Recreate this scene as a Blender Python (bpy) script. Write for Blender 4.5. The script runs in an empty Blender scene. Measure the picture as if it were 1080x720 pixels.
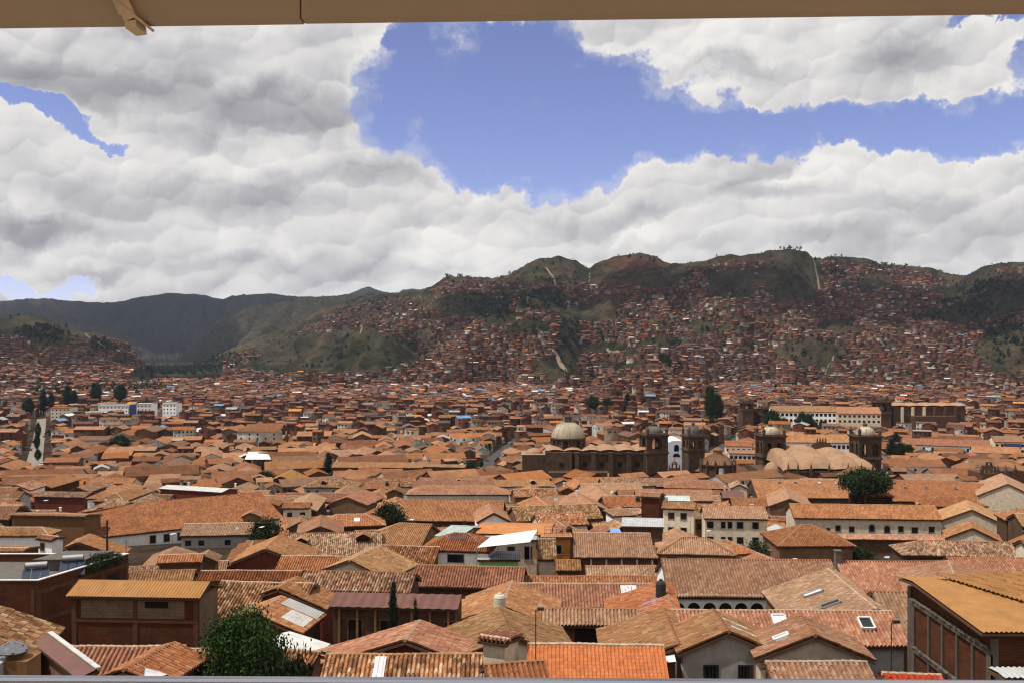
import bpy, math, random
import numpy as np
from mathutils import Vector, Matrix
random.seed(11); RNG = np.random.default_rng(5)
C = bpy.context.scene.collection
sc = bpy.context.scene
R = math.radians
FPX = 1050.0

# ------------------------------------------------------------------ photo geometry helpers
def wpt(px, py, d):
    "world point seen at photo pixel (px,py) at depth d (camera at origin looking along +Y)"
    return np.array([(px-540)/FPX*d, d, (360-py)/FPX*d])
def proj(p):
    return 540+FPX*p[0]/p[1], 360-FPX*p[2]/p[1]
_DY = [430,440,452,465,478,490,500,515,530,550,570,590,610,630,650,667,690,712,740]
_DD = [1000,900,780,630,520,440,385,310,250,190,155,130,112,95,82,74,68,62,56]
def dep(y): return float(np.interp(y, _DY, _DD))

# ------------------------------------------------------------------ noise
def _hash(ix, iy, seed):
    h = (ix.astype(np.int64)*374761393 + iy.astype(np.int64)*668265263 + seed*1442695041) & 0xffffffff
    h = ((h ^ (h >> 13))*1274126177) & 0xffffffff
    return ((h ^ (h >> 16)) & 0xffff)/65535.0
def vnoise(x, y, seed=0):
    x = np.asarray(x, float); y = np.asarray(y, float)
    ix = np.floor(x); iy = np.floor(y); fx = x-ix; fy = y-iy
    fx = fx*fx*(3-2*fx); fy = fy*fy*(3-2*fy)
    a = _hash(ix, iy, seed); b = _hash(ix+1, iy, seed); c = _hash(ix, iy+1, seed); d = _hash(ix+1, iy+1, seed)
    return (a*(1-fx)+b*fx)*(1-fy)+(c*(1-fx)+d*fx)*fy
def fbm(x, y, seed=0, octv=5, gain=.5):
    s = 0; a = 1; t = 0
    for k in range(octv):
        s = s+a*vnoise(np.asarray(x)*2**k+k*17.3, np.asarray(y)*2**k-k*9.1, seed+k); t += a; a *= gain
    return s/t

# ------------------------------------------------------------------ terrain
_GY = [-60,0,20,40,62,95,130,190,250,310,385,440,520,630,780,900,1000,1200,1500,2500,9000]
_GZ = [-3,-8,-16,-22,-27,-30,-35,-41,-47,-52,-58,-61,-65,-69.5,-74.5,-75,-74,-72,-72,-78,-90]
SKY_A = [(-400,420),(100,420),(150,392),(200,385),(235,371),(270,357),(300,346),(327,332),(350,319),(380,313),(410,309),(440,306),(455,303),(470,291),(490,289),(520,293),(540,287),(560,276),(590,270),(607,272),(622,281),(645,271),(672,266),(690,268),(708,278),(725,276),(760,271),(790,268),(815,264),(835,262),(850,266),(862,271),(880,268),(900,273),(930,276),(955,281),(985,283),(1000,288),(1015,290),(1030,284),(1055,276),(1080,275),(1200,268),(1500,300)]
YC_A = [(-400,2900),(200,3100),(350,3100),(470,2900),(560,2700),(835,2500),(900,2900),(1000,2900),(1080,2600),(1500,2500)]
SKY_B = [(-500,325),(-200,330),(0,337),(38,334),(50,338),(70,347),(110,352),(130,361),(142,373),(165,395),(200,420),(1500,430)]
SKY_C = [(-500,400),(130,387),(180,384),(205,365),(230,343),(260,325),(300,317),(330,313),(345,312),(420,310),(600,309),(1500,330)]
SKY_E = [(-500,336),(-60,333),(0,331),(40,336),(75,334),(100,343),(130,352),(155,364),(172,380),(186,386),(200,377),(216,362),(232,350),(246,343),(262,333),(280,329),(300,322),(322,326),(345,334),(1500,350)]
SKY_D = [(-500,318),(0,316),(47,313),(70,316),(95,318),(130,317),(150,311),(180,308),(205,308),(235,315),(245,311),(270,308),(285,308),(310,312),(330,312),(365,310),(389,301),(405,307),(420,308),(428,304),(455,305),(600,316),(1500,330)]
def _ip(px, tab):
    return np.interp(px, [a for a, b in tab], [b for a, b in tab])
def ground(X, Y, full=True):
    X = np.asarray(X, float); Y = np.asarray(Y, float)
    base = np.interp(Y, _GY, _GZ)
    Ys = np.maximum(Y, 1.0); px = np.clip(540+FPX*X/Ys, -400, 1480)
    z = base
    far = Y > 880
    if not np.any(far): return z
    g = fbm(X/420, Y/1300, 3, 5); rid = 1-np.abs(2*g-1)
    rid2 = 1-np.abs(2*fbm(X/150, Y/420, 15, 4)-1)
    g2 = fbm(X/170, Y/300, 9, 5)
    fine = fbm(X/60, Y/60, 21, 4)-.5
    for (sky, yc, yf, pw, amp) in ((SKY_A, YC_A, np.interp(px, [-400, 300, 560, 1480], [1150, 1150, 930, 900]), 1.3, 210), (SKY_B, [(-400,2350),(1500,2350)], 1350, 1.2, 60),
                              (SKY_C, [(-400,4300),(1500,4300)], 2900, 1.3, 300), (SKY_E, [(-400,5300),(1500,5300)], 3900, 1.2, 330), (SKY_D, [(-400,7000),(1500,7000)], 4600, 1.1, 620)):
        yc = _ip(px, yc); zc = yc*(360-_ip(px, sky))/FPX
        t = np.clip((Y-yf)/(yc-yf), 0, 1)
        prof = base+(zc-base)*t**pw
        env = np.clip(4*t*(1-t), 0, 1)*np.clip((zc-base)/200, 0, 1)
        prof = prof-amp*env*(1-rid)**.9*.75-amp*.42*np.sqrt(env)*(1-rid2)**.8+amp*.7*env*(g2-.5)+fine*22*np.clip(t*3, 0, 1)*np.clip((zc-base)/120, 0, 1)
        back = np.where(Y > yc, (Y-yc)*.22, 0)
        prof = prof-back
        z = np.where(far, np.maximum(z, prof), z)
    return z
def gz(x, y): return float(ground(np.array([x]), np.array([y]))[0])
def gpoint(px, py):
    "ground point under a photo pixel (valley floor)"
    Ys = np.linspace(45, 1100, 2200); z = np.interp(Ys, _GY, _GZ)
    yy = 360-FPX*z/Ys
    i = int(np.argmin(np.abs(yy-py))); Y = Ys[i]
    return np.array([(px-540)/FPX*Y, Y, z[i]])

# ------------------------------------------------------------------ mesh builder
class MB:
    def __init__(s): s.v = []; s.n = 0; s.f = []; s.uv = []; s.m = []; s.big = []
    def face(s, pts, mat=0, uv=None):
        k = len(pts); s.v.append(np.asarray(pts, float)); s.f.append(list(range(s.n, s.n+k))); s.n += k
        s.uv.append(np.asarray(uv, float) if uv is not None else np.zeros((k, 2))); s.m.append(mat)
    def grid(s, V, Q, UV, mat=0):
        s.v.append(np.asarray(V, float)); s.big.append((np.asarray(Q, int)+s.n, np.asarray(UV, float), mat)); s.n += len(V)
    def box(s, x0, x1, y0, y1, z0, z1, mat=0, M=None):
        P = np.array([[x, y, z] for z in (z0, z1) for y in (y0, y1) for x in (x0, x1)], float)
        if M is not None: P = P@np.asarray(M.to_3x3()).T+np.asarray(M.translation)
        for a, b, c, d, uu, vv in ((0,2,3,1,x1-x0,y1-y0),(4,5,7,6,x1-x0,y1-y0),(0,1,5,4,x1-x0,z1-z0),(1,3,7,5,y1-y0,z1-z0),(3,2,6,7,x1-x0,z1-z0),(2,0,4,6,y1-y0,z1-z0)):
            s.face([P[a],P[b],P[c],P[d]], mat, [(0,0),(uu,0),(uu,vv),(0,vv)])
    def tube(s, p, q, r0, r1=None, n=8, mat=0, caps=True):
        r1 = r0 if r1 is None else r1
        p = np.asarray(p, float); q = np.asarray(q, float); ax = q-p; L = np.linalg.norm(ax); ax = ax/L
        t = np.array([1,0,0]) if abs(ax[0]) < .8 else np.array([0,1,0])
        a = np.cross(ax, t); a /= np.linalg.norm(a); b = np.cross(ax, a)
        an = [2*math.pi*i/n for i in range(n)]
        P = [p+r0*(a*math.cos(x)+b*math.sin(x)) for x in an]; Q = [q+r1*(a*math.cos(x)+b*math.sin(x)) for x in an]
        for i in range(n):
            j = (i+1) % n; s.face([P[i],Q[i],Q[j],P[j]], mat, [(i/n,0),(i/n,L),((i+1)/n,L),((i+1)/n,0)])
        if caps: s.face(P, mat); s.face(Q[::-1], mat)
    def lathe(s, prof, n=24, cx=0, cy=0, mat=0, a0=0.0, a1=2*math.pi, sx=1.0, sy=1.0):
        closed = abs(a1-a0-2*math.pi) < 1e-6
        A = np.linspace(a0, a1, n+1)
        for (r0, z0), (r1, z1) in zip(prof[:-1], prof[1:]):
            for i in range(n):
                c0, s0, c1, s1 = math.cos(A[i]), math.sin(A[i]), math.cos(A[i+1]), math.sin(A[i+1])
                P = [(cx+r0*c0*sx, cy+r0*s0*sy, z0), (cx+r0*c1*sx, cy+r0*s1*sy, z0), (cx+r1*c1*sx, cy+r1*s1*sy, z1), (cx+r1*c0*sx, cy+r1*s0*sy, z1)]
                if r1 < 1e-4: P = P[:3]
                elif r0 < 1e-4: P = [P[0], P[2], P[3]]
                s.face(P, mat, [(A[i]*r0, z0), (A[i+1]*r0, z0), (A[i+1]*r1, z1), (A[i]*r1, z1)][:len(P)])
    def build(s, name, mats, parent=None, loc=None, smooth=False):
        me = bpy.data.meshes.new(name)
        V = np.concatenate(s.v) if s.v else np.zeros((0, 3))
        fl = [len(f) for f in s.f]; loops = [i for f in s.f for i in f]
        li = np.array(loops, np.int32); tot = np.array(fl, np.int32); mi = np.array(s.m, np.int32)
        uv = np.concatenate(s.uv) if s.uv else np.zeros((0, 2))
        for Q, UV, m in s.big:
            li = np.concatenate([li, Q.ravel().astype(np.int32)]); tot = np.concatenate([tot, np.full(len(Q), 4, np.int32)])
            mi = np.concatenate([mi, np.full(len(Q), m, np.int32)]); uv = np.concatenate([uv, UV.reshape(-1, 2)])
        me.vertices.add(len(V)); me.vertices.foreach_set('co', V.astype(np.float32).ravel())
        me.loops.add(len(li)); me.loops.foreach_set('vertex_index', li)
        me.polygons.add(len(tot)); me.polygons.foreach_set('loop_start', (np.cumsum(tot)-tot).astype(np.int32))
        me.polygons.foreach_set('material_index', mi)
        me.polygons.foreach_set('use_smooth', np.full(len(tot), smooth, bool))
        u = me.uv_layers.new(name='UVMap'); u.data.foreach_set('uv', uv.astype(np.float32).ravel())
        me.update(calc_edges=True); me.validate()
        for m in (mats if isinstance(mats, (list, tuple)) else [mats]): me.materials.append(m)
        o = bpy.data.objects.new(name, me); C.objects.link(o)
        if parent: o.parent = parent
        if loc is not None: o.location = loc
        return o
def tag(o, label=None, cat=None, group=None, kind=None):
    if label: o['label'] = label
    if cat: o['category'] = cat
    if group: o['group'] = group
    if kind: o['kind'] = kind
    return o
def empty(name, loc, rz=0, label=None, cat=None, group=None):
    o = bpy.data.objects.new(name, None); C.objects.link(o); o.location = loc; o.rotation_euler = (0, 0, rz)
    o.empty_display_size = .5
    return tag(o, label, cat, group)

# ------------------------------------------------------------------ materials
class NT:
    def __init__(s, tree): s.t = tree
    def n(s, typ, **kw):
        x = s.t.nodes.new(typ)
        ins = kw.pop('ins', {})
        for k, v in kw.items(): setattr(x, k, v)
        for k, v in ins.items():
            if hasattr(v, 'is_output') or isinstance(v, bpy.types.NodeSocket): s.t.links.new(v, x.inputs[k])
            else: x.inputs[k].default_value = v
        return x
    def math(s, op, a, b=None, c=None, clamp=False):
        x = s.t.nodes.new('ShaderNodeMath'); x.operation = op; x.use_clamp = clamp
        for i, v in enumerate((a, b, c)):
            if v is None: continue
            if isinstance(v, bpy.types.NodeSocket): s.t.links.new(v, x.inputs[i])
            else: x.inputs[i].default_value = v
        return x.outputs[0]
    def mix(s, f, a, b, typ='MIX'):
        x = s.t.nodes.new('ShaderNodeMix'); x.data_type = 'RGBA'; x.blend_type = typ
        for i, v in ((0, f), (6, a), (7, b)):
            if isinstance(v, bpy.types.NodeSocket): s.t.links.new(v, x.inputs[i])
            else: x.inputs[i].default_value = v if i == 0 else (tuple(v)+(1,))[:4]
        return x.outputs[2]
    def ramp(s, f, stops, interp='LINEAR'):
        x = s.t.nodes.new('ShaderNodeValToRGB'); s.t.links.new(f, x.inputs[0]); x.color_ramp.interpolation = interp
        e = x.color_ramp.elements
        while len(e) < len(stops): e.new(.5)
        for i, (p, c) in enumerate(stops): e[i].position = p; e[i].color = (tuple(c)+(1,))[:4] if not isinstance(c, (int, float)) else (c, c, c, 1)
        return x.outputs[0]
def newmat(name, rough=.9, spec=.2, metallic=0.0):
    m = bpy.data.materials.new(name); m.use_nodes = True
    b = m.node_tree.nodes['Principled BSDF']; b.inputs['Roughness'].default_value = rough
    b.inputs['Specular IOR Level'].default_value = spec; b.inputs['Metallic'].default_value = metallic
    return m, NT(m.node_tree), b
def mixc(c, k): return tuple(x*k for x in c[:3])
def tile_mat(name, stops, patch=.5, modern=False):
    m, t, b = newmat(name, .88, .12)
    uv = t.n('ShaderNodeUVMap').outputs[0]
    fl = t.n('ShaderNodeVectorMath', operation='FLOOR', ins={0: uv}).outputs[0]
    oi = t.n('ShaderNodeObjectInfo').outputs['Random']
    wn = t.n('ShaderNodeTexWhiteNoise', noise_dimensions='4D', ins={'Vector': fl, 'W': oi}).outputs['Value']
    col = t.ramp(wn, stops)
    oc = t.n('ShaderNodeTexCoord').outputs['Object']
    off = t.n('ShaderNodeVectorMath', operation='ADD', ins={0: oc}); 
    comb = t.n('ShaderNodeCombineXYZ', ins={0: t.math('MULTIPLY', oi, 90), 1: t.math('MULTIPLY', oi, -57)})
    t.t.links.new(comb.outputs[0], off.inputs[1])
    n1 = t.n('ShaderNodeTexNoise', ins={'Vector': off.outputs[0], 'Scale': .35, 'Detail': 5, 'Roughness': .62}).outputs[0]
    n2 = t.n('ShaderNodeTexNoise', ins={'Vector': off.outputs[0], 'Scale': 1.3, 'Detail': 4, 'Roughness': .65}).outputs[0]
    dark = t.ramp(n1, [(.42, 0.0), (.72, 1.0)])
    c2 = t.mix(t.math('MULTIPLY', dark, patch), col, t.mix(1.0, col, (.50,.45,.42), 'MULTIPLY'))
    li = t.ramp(n2, [(.52, 0.0), (.72, 1.0)])
    c3 = t.mix(t.math('MULTIPLY', li, .3*patch), c2, (.40,.27,.165))
    hv = t.n('ShaderNodeHueSaturation', ins={'Color': c3, 'Hue': t.math('MULTIPLY_ADD', t.math('FRACT', t.math('MULTIPLY', oi, 7.3)), .024, .490), 'Saturation': t.math('MULTIPLY_ADD', t.math('FRACT', t.math('MULTIPLY', oi, 3.7)), -.28, 1.08), 'Value': t.math('MULTIPLY_ADD', oi, .36, .68)})
    c4 = hv.outputs[0]
    t.t.links.new(c4, b.inputs['Base Color'])
    return m
def plain(name, col, rough=.85, var=.25, scale=1.2, spec=.2, metallic=0.0, stain=0.35, stainc=(.28,.22,.17)):
    m, t, b = newmat(name, rough, spec, metallic)
    oi = t.n('ShaderNodeObjectInfo').outputs['Random']
    oc = t.n('ShaderNodeTexCoord').outputs['Object']
    n1 = t.n('ShaderNodeTexNoise', ins={'Vector': oc, 'Scale': scale, 'Detail': 6, 'Roughness': .65}).outputs[0]
    c1 = t.mix(t.ramp(n1, [(.3, 0.0), (.7, 1.0)]), mixc(col, 1-var), mixc(col, 1+var*.7))
    st = t.n('ShaderNodeMapping', ins={'Vector': oc, 'Scale': (1.3, 1.3, .28)}).outputs[0]
    n2 = t.n('ShaderNodeTexNoise', ins={'Vector': st, 'Scale': 1.1, 'Detail': 6, 'Roughness': .7}).outputs[0]
    c2 = t.mix(t.math('MULTIPLY', t.ramp(n2, [(.5, 0.0), (.75, 1.0)]), stain), c1, mixc(stainc, 1) if sum(col) > .5 else mixc(col, .5))
    c3 = t.n('ShaderNodeHueSaturation', ins={'Color': c2, 'Value': t.math('MULTIPLY_ADD', oi, .3, .85)}).outputs[0]
    t.t.links.new(c3, b.inputs['Base Color'])
    return m
def brick_mat(name, c1, c2, mortar, sc_=1.0):
    m, t, b = newmat(name, .92, .1)
    uv = t.n('ShaderNodeUVMap').outputs[0]
    bt = t.n('ShaderNodeTexBrick', ins={'Vector': uv, 'Color1': c1+(1,), 'Color2': c2+(1,), 'Mortar': mortar+(1,), 'Scale': 1.0, 'Mortar Size': .012, 'Brick Width': .34*sc_, 'Row Height': .16*sc_})
    n1 = t.n('ShaderNodeTexNoise', ins={'Vector': uv, 'Scale': .6, 'Detail': 7, 'Roughness': .7}).outputs[0]
    c = t.mix(t.ramp(n1, [(.35, 0.0), (.7, 1.0)]), t.mix(1.0, bt.outputs[0], (.62,.58,.55), 'MULTIPLY'), bt.outputs[0])
    t.t.links.new(c, b.inputs['Base Color'])
    return m
TI = {}
T0, T1, T2, T3, T4 = (.155,.066,.032), (.25,.100,.044), (.335,.140,.062), (.41,.185,.082), (.46,.27,.145)
def sq(stops, k=.8):
    m_ = np.mean([np.array(c) for p, c in stops], axis=0); return [(p, tuple(m_+(np.array(c)-m_)*k)) for p, c in stops]
TI['orange'] = tile_mat('tile_orange', sq([(0, T1), (.3, (.33,.135,.058)), (.7, (.38,.165,.075)), (1, (.44,.25,.14))]), .5)
TI['tan'] = tile_mat('tile_tan', sq([(0, T1), (.3, T2), (.65, T3), (1, T4)]), .6)
TI['brown'] = tile_mat('tile_brown', sq([(0, T0), (.4, T1), (.8, T2), (1, T3)]), .65)
TI['rose'] = tile_mat('tile_rose', sq([(0, (.25,.105,.047)), (.4, (.33,.14,.065)), (.8, (.385,.175,.085)), (1, T4)]), .5)
TI['mottled'] = tile_mat('tile_mottled', sq([(0, (.115,.058,.032)), (.3, T1), (.6, T3), (.85, T4), (1, (.58,.43,.29))], .9), .9)
TI['modern'] = tile_mat('tile_modern', [(0, (.36,.082,.026)), (.5, (.43,.098,.03)), (1, (.48,.12,.04))], .12)
TI['redtile'] = tile_mat('tile_red', [(0, (.36,.055,.02)), (.8, (.45,.075,.03)), (1, (.5,.16,.09))], .25)
WM = {
 'white': plain('plaster_white', (.82,.80,.78), var=.12, stain=.25), 'cream': plain('plaster_cream', (.66,.56,.42)), 'beige': plain('plaster_beige', (.60,.49,.365)),
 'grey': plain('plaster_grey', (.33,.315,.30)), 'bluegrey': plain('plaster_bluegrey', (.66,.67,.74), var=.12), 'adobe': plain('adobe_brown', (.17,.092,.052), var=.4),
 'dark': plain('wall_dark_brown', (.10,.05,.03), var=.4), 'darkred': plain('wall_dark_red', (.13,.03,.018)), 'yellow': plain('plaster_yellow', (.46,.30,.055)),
 'orangewall': plain('plaster_orange', (.50,.19,.04)), 'green': plain('paint_green', (.28,.50,.16)), 'ochre': plain('plaster_ochre', (.19,.095,.04)),
 'stone': plain('church_stone', (.085,.050,.031), var=.45, scale=.5), 'palestone': plain('pale_vault_plaster', (.33,.195,.115), var=.25, scale=.35),
 'domestone': plain('dome_stone', (.40,.34,.255), var=.3, scale=.4), 'concrete': plain('concrete', (.12,.105,.09)), 'coping': plain('white_coping', (.62,.60,.57)),
 'brick': brick_mat('brick_red', (.115,.037,.016), (.08,.027,.013), (.085,.05,.034)), 'brickframe': plain('brick_frame', (.105,.045,.024), var=.3), 'block': brick_mat('concrete_block', (.22,.155,.105), (.18,.125,.085), (.10,.07,.05), 1.6),
 'wood': plain('dark_wood', (.055,.03,.018)), 'soffit': plain('soffit_wood', (.09,.05,.03)), 'earth': plain('bare_earth', (.20,.125,.075)),
}
def corr_mat(name, col, rough=.6, met=0.0, stain=.5):
    return plain(name, col, rough, .2, .7, .35, met, stain, mixc(col, .45))
MM = {'m_orange': corr_mat('sheet_orange', (.31,.145,.04)), 'm_redbrown': corr_mat('sheet_red_brown', (.15,.062,.046)), 'm_white': corr_mat('sheet_white', (.50,.49,.47), .5),
 'm_grey': corr_mat('sheet_grey', (.36,.365,.37), .5), 'm_green': corr_mat('sheet_pale_green', (.42,.50,.46), .5), 'm_rust': corr_mat('sheet_rust', (.25,.115,.055)),
 'm_blue': corr_mat('sheet_blue', (.10,.27,.55)), 'm_clear': corr_mat('sheet_translucent', (.62,.60,.62), .3), 'm_orange2': corr_mat('sheet_bright_orange', (.42,.17,.05))}
def simple(name, col, rough=.5, spec=.5, met=0.0):
    m, t, b = newmat(name, rough, spec, met); b.inputs['Base Color'].default_value = tuple(col)+(1,); return m
GLASS = simple('dark_glass', (.012,.012,.014), .12, .5)
VOID = simple('dark_interior', (.018,.012,.009), .9, .1)  # near-black colour standing in for the shade inside openings and the arcade
FRAME = simple('window_frame', (.30,.24,.19), .6, .3)
FRAMEW = simple('white_frame', (.65,.65,.64), .5, .3)
STEEL = simple('polished_steel', (.32,.32,.34), .10, .5, 1.0)
GALV = simple('galvanised_metal', (.42,.42,.43), .42, .5, .8)
BLACKP = simple('black_plastic', (.02,.02,.022), .4, .4)
BEIGEP = simple('beige_plastic', (.50,.44,.34), .5, .4)
IRON = simple('dark_iron', (.03,.022,.02), .6, .4)
PANEL = simple('solar_panel', (.025,.035,.06), .15, .6)
TARPB = plain('tarp_blue', (.16,.30,.75), .6, .2); TARPT = plain('tarp_teal', (.01,.30,.25), .6, .2); TARPW = plain('tarp_white', (.6,.6,.6), .6, .06, stain=.1)
RIDGE = plain('ridge_mortar', (.42,.30,.21), var=.4, scale=2.5)
# ------------------------------------------------------------------ roofs and houses
def slope(mb, P0, eu, ev, en, U, V, a, b, sp, rows, nsub, amp, mat, sag, tl=.4, step=.02, ulo=0.0):
    "tiled or corrugated slope over the trapezoid (0,0)-(U,0)-(b,V)-(a,V) in the plane (eu,ev)"
    N = max(2, int(round(U/sp))); us = np.linspace(0, U, N*nsub+1)
    if a > 1e-3 or b < U-1e-3: us = np.unique(np.concatenate([us, [a, b]]))
    ph = us/U*N
    vm = np.full(len(us), V)
    if a > 1e-3: vm = np.where(us < a, V*us/a, vm)
    if b < U-1e-3: vm = np.where(us > b, V*(U-us)/(U-b), vm)
    prof = amp*np.cos(2*np.pi*ph)
    if amp > .03:
        x_ = np.abs(((ph+.5) % 1)-.5)/.36   # a convex cover tile over a sunken channel
        prof = amp*np.where(x_ < 1, 2*np.sqrt(np.clip(1-x_*x_, 0, 1))-1, -1-.25*np.sin(np.pi*np.clip((x_-1)/.39, 0, 1)))
    if rows:
        nr = max(1, int(round(V/tl))); lv = np.linspace(0, V, nr+1)
        v = np.repeat(lv, 2)[1:-1]; off = np.tile([step, 0.0], nr)
    else:
        nr = max(1, int(V/3)); v = np.linspace(0, V, nr+1); off = np.zeros(nr+1)
    K = len(us); M = len(v)
    vv = np.minimum(v[:, None], vm[None, :]); at = v[:, None] >= vm[None, :]-1e-6
    hh = prof[None, :]+off[:, None]+amp+.01
    if rows:
        colid = np.minimum((ph+.5).astype(int), N); jit = RNG.normal(0, .013 if amp > .05 else .003, (nr, N+1)); sh = RNG.normal(0, .012, (nr, N+1))
        hh = hh+jit[np.repeat(np.arange(nr), 2)][:, colid]
        inner = (v > .01) & (v < V-.01)
        vv = np.minimum(np.where(inner[:, None], vv+sh[np.repeat(np.arange(nr), 2)][:, colid], vv), vm[None, :])
    P = P0[None, None, :]+us[None, :, None]*eu+vv[:, :, None]*ev+hh[:, :, None]*en
    P[:, :, 2] += sag(P[:, :, 0], P[:, :, 1])
    idx = np.arange(M*K).reshape(M, K)
    q = np.stack([idx[:-1, :-1], idx[:-1, 1:], idx[1:, 1:], idx[1:, :-1]], -1)
    keep = ~(at[:-1, :-1] & at[:-1, 1:])
    q = q[keep]
    uvv = np.stack([np.broadcast_to(ph[None, :]+.5, (M, K)), vv/tl+(.02 if rows else 0)], -1).reshape(-1, 2)
    # a face takes the cell of its own tile (riser faces belong to the upper tile)
    UV = uvv[q]
    if rows:
        rid = np.broadcast_to((np.arange(M-1)//2)[:, None], (M-1, K-1))[keep]
        cid = np.broadcast_to(np.floor((ph[:-1]+ph[1:])/2+.5)[None, :], (M-1, K-1))[keep]
        UV = np.stack([np.broadcast_to(cid[:, None]+.5, (len(q), 4)), np.broadcast_to(rid[:, None]+.5, (len(q), 4))], -1)
    mb.grid(P.reshape(-1, 3), q, UV, mat)
def slab(mb, P0, eu, ev, en, U, V, a, b, mat, th=.17, topgap=.075):
    top = [P0-en*topgap, P0+eu*U-en*topgap, P0+eu*b+ev*V-en*topgap, P0+eu*a+ev*V-en*topgap]
    if abs(a-b) < 1e-3: top = top[:3]
    bot = [p-en*th for p in top]
    mb.face(top, mat); mb.face(bot[::-1], mat)
    k = len(top)
    for i in range(k):
        j = (i+1) % k; mb.face([bot[i], bot[j], top[j], top[i]], mat)
HOUSES = []   # footprint records
def nosag(x, y): return 0*x
class House:
    def __init__(s, A, B, wn, wp, pitch=23, ends='gg', base=None, name='house', label=None, cat='house', group=None, wall='adobe', roof='tan', lod=0,
                 oh=.45, short=None, cap=True, sp=None, walls=True, pitchp=None):
        "A,B: ridge ends (world, same z). local x runs A->B; wn = run of the -y slope, wp = run of the +y slope"
        A = np.asarray(A, float); B = np.asarray(B, float)
        e = (B-A)[:2]; L = float(np.linalg.norm(e)); e = e/L; rz = math.atan2(e[1], e[0])
        mid = (A+B)/2; zr = float(A[2]); s.L = L; s.wn = wn; s.wp = wp; s.ends = ends
        tn = math.tan(R(pitch)); tp = math.tan(R(pitchp if pitchp is not None else pitch))
        if pitchp is None and ends != 'gg': pass
        h0 = wn if ends[0] == 'h' else 0; h1 = wn if ends[1] == 'h' else 0
        x0, x1 = -L/2-h0, L/2+h1
        s.x0, s.x1 = x0, x1
        cs = [(x, y) for x in (x0, x1) for y in (-wn, wp)]
        W = [(mid[0]+x*e[0]-y*e[1], mid[1]+x*e[1]+y*e[0]) for x, y in cs]
        s.corners = [W[0], W[2], W[3], W[1]]
        eave = zr-max(wn*tn, wp*tp)
        if base is None:
            base = min(min(gz(*w) for w in W)-.2, eave-2.6)
        s.base = base; H = zr-base; s.H = H
        s.root = empty(name, (mid[0], mid[1], base), rz, label, cat, group)
        s.short = short; s.e = e; s.mid = mid; s.label = label; s.wallname = wall; s.roofname = roof
        zn, zp = H-wn*tn, H-wp*tp
        s.zn, s.zp = zn, zp
        p1, p2 = random.random()*6, random.random()*6
        tiled = roof in TI
        am = .03 if tiled else 0
        def sag(x, y): return am*(np.sin(x*.55+p1)+.6*np.sin(x*1.3+y*.7+p2)+.5*np.sin(y*.9+p1*2))*.7
        s.sag = sag if tiled else nosag
        mb = MB(); rm = TI[roof] if tiled else MM[roof]
        spc = sp or (.33 if tiled else .3)
        if tiled: amp, tl = .082, .44
        else: amp, tl = .03, 1.8
        rows = tiled and lod == 0; nsub = (8 if lod == 0 else 4 if lod == 1 else 4)
        if roof == 'modern': amp, tl = .04, .36
        def add(P0, eu, U, V, a, b, ev, front):
            en = np.cross(eu, ev)
            if lod <= 1 or front: slope(mb, P0, eu, ev, en, U, V, a, b, spc, rows and front, nsub, amp, 0, s.sag, tl)
            else: slope(mb, P0, eu, ev, en, U, V, a, b, max(spc, U/4), False, 4, .02, 0, s.sag, tl)
            slab(mb, P0, eu, ev, en, U, V, a, b, 1)
        if wn > .05:
            V = math.hypot(wn, wn*tn); add(np.array([x0, -wn, zn]), np.array([1., 0, 0]), x1-x0, V, h0, x1-x0-h1, np.array([0, wn, wn*tn])/V, True)
        if wp > .05:
            V = math.hypot(wp, wp*tp); add(np.array([x1, wp, zp]), np.array([-1., 0, 0]), x1-x0, V, h1, x1-x0-h0, np.array([0, -wp, wp*tp])/V, name == 'gable_house' or abs(e[0]) < .75)
        if h0 > 0: V = math.hypot(h0, h0*tn); add(np.array([x0, wp, zn]), np.array([0, -1., 0]), wn+wp, V, wp, wp, np.array([h0, 0, h0*tn])/V, True)
        if h1 > 0: V = math.hypot(h1, h1*tn); add(np.array([x1, -wn, zn]), np.array([0, 1., 0]), wn+wp, V, wn, wn, np.array([-h1, 0, h1*tn])/V, True)
        s.roof = mb.build('roof', [rm, WM['soffit']], s.root)
        if cap and tiled and wn > .05 and wp > .05:
            cb = MB(); lines = [((-L/2, 0, H), (L/2, 0, H))]
            if h0: lines += [((-L/2, 0, H), (x0, -wn, zn)), ((-L/2, 0, H), (x0, wp, zp))]
            if h1: lines += [((L/2, 0, H), (x1, -wn, zn)), ((L/2, 0, H), (x1, wp, zp))]
            for p, q in lines:
                p = np.array(p); q = np.array(q); n = max(2, int(np.linalg.norm(q-p)/(.5 if lod == 0 else 1.5)))
                for i in range(n):
                    a_ = p+(q-p)*i/n; b_ = p+(q-p)*(i+1.06)/n
                    a_[2] += am and float(sag(a_[0], a_[1]))+.07+random.uniform(-.015, .015); b_[2] += am and float(sag(b_[0], b_[1]))+.05
                    cb.tube(a_, b_, .15, .125, 6 if lod == 0 else 5)
            cb.build('ridge_cap', [RIDGE if random.random() < .5 else rm], s.roof)
        # walls
        if walls:
            wb = MB()
            ix = .3; iy = oh
            xa, xb = x0+(oh if h0 else ix), x1-(oh if h1 else ix)
            ya, yb = -wn+min(oh, wn*.6), wp-min(oh, wp*.6)
            g = .14
            za = H+ya*tn-g; zb = H-yb*tp-g
            s.xa, s.xb, s.ya, s.yb, s.za, s.zb = xa, xb, ya, yb, za, zb
            wb.face([(xa,ya,0),(xb,ya,0),(xb,ya,za),(xa,ya,za)], 0, [(0,0),(xb-xa,0),(xb-xa,za),(0,za)])
            wb.face([(xb,yb,0),(xa,yb,0),(xa,yb,zb),(xb,yb,zb)], 0, [(0,0),(xb-xa,0),(xb-xa,zb),(0,zb)])
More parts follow.
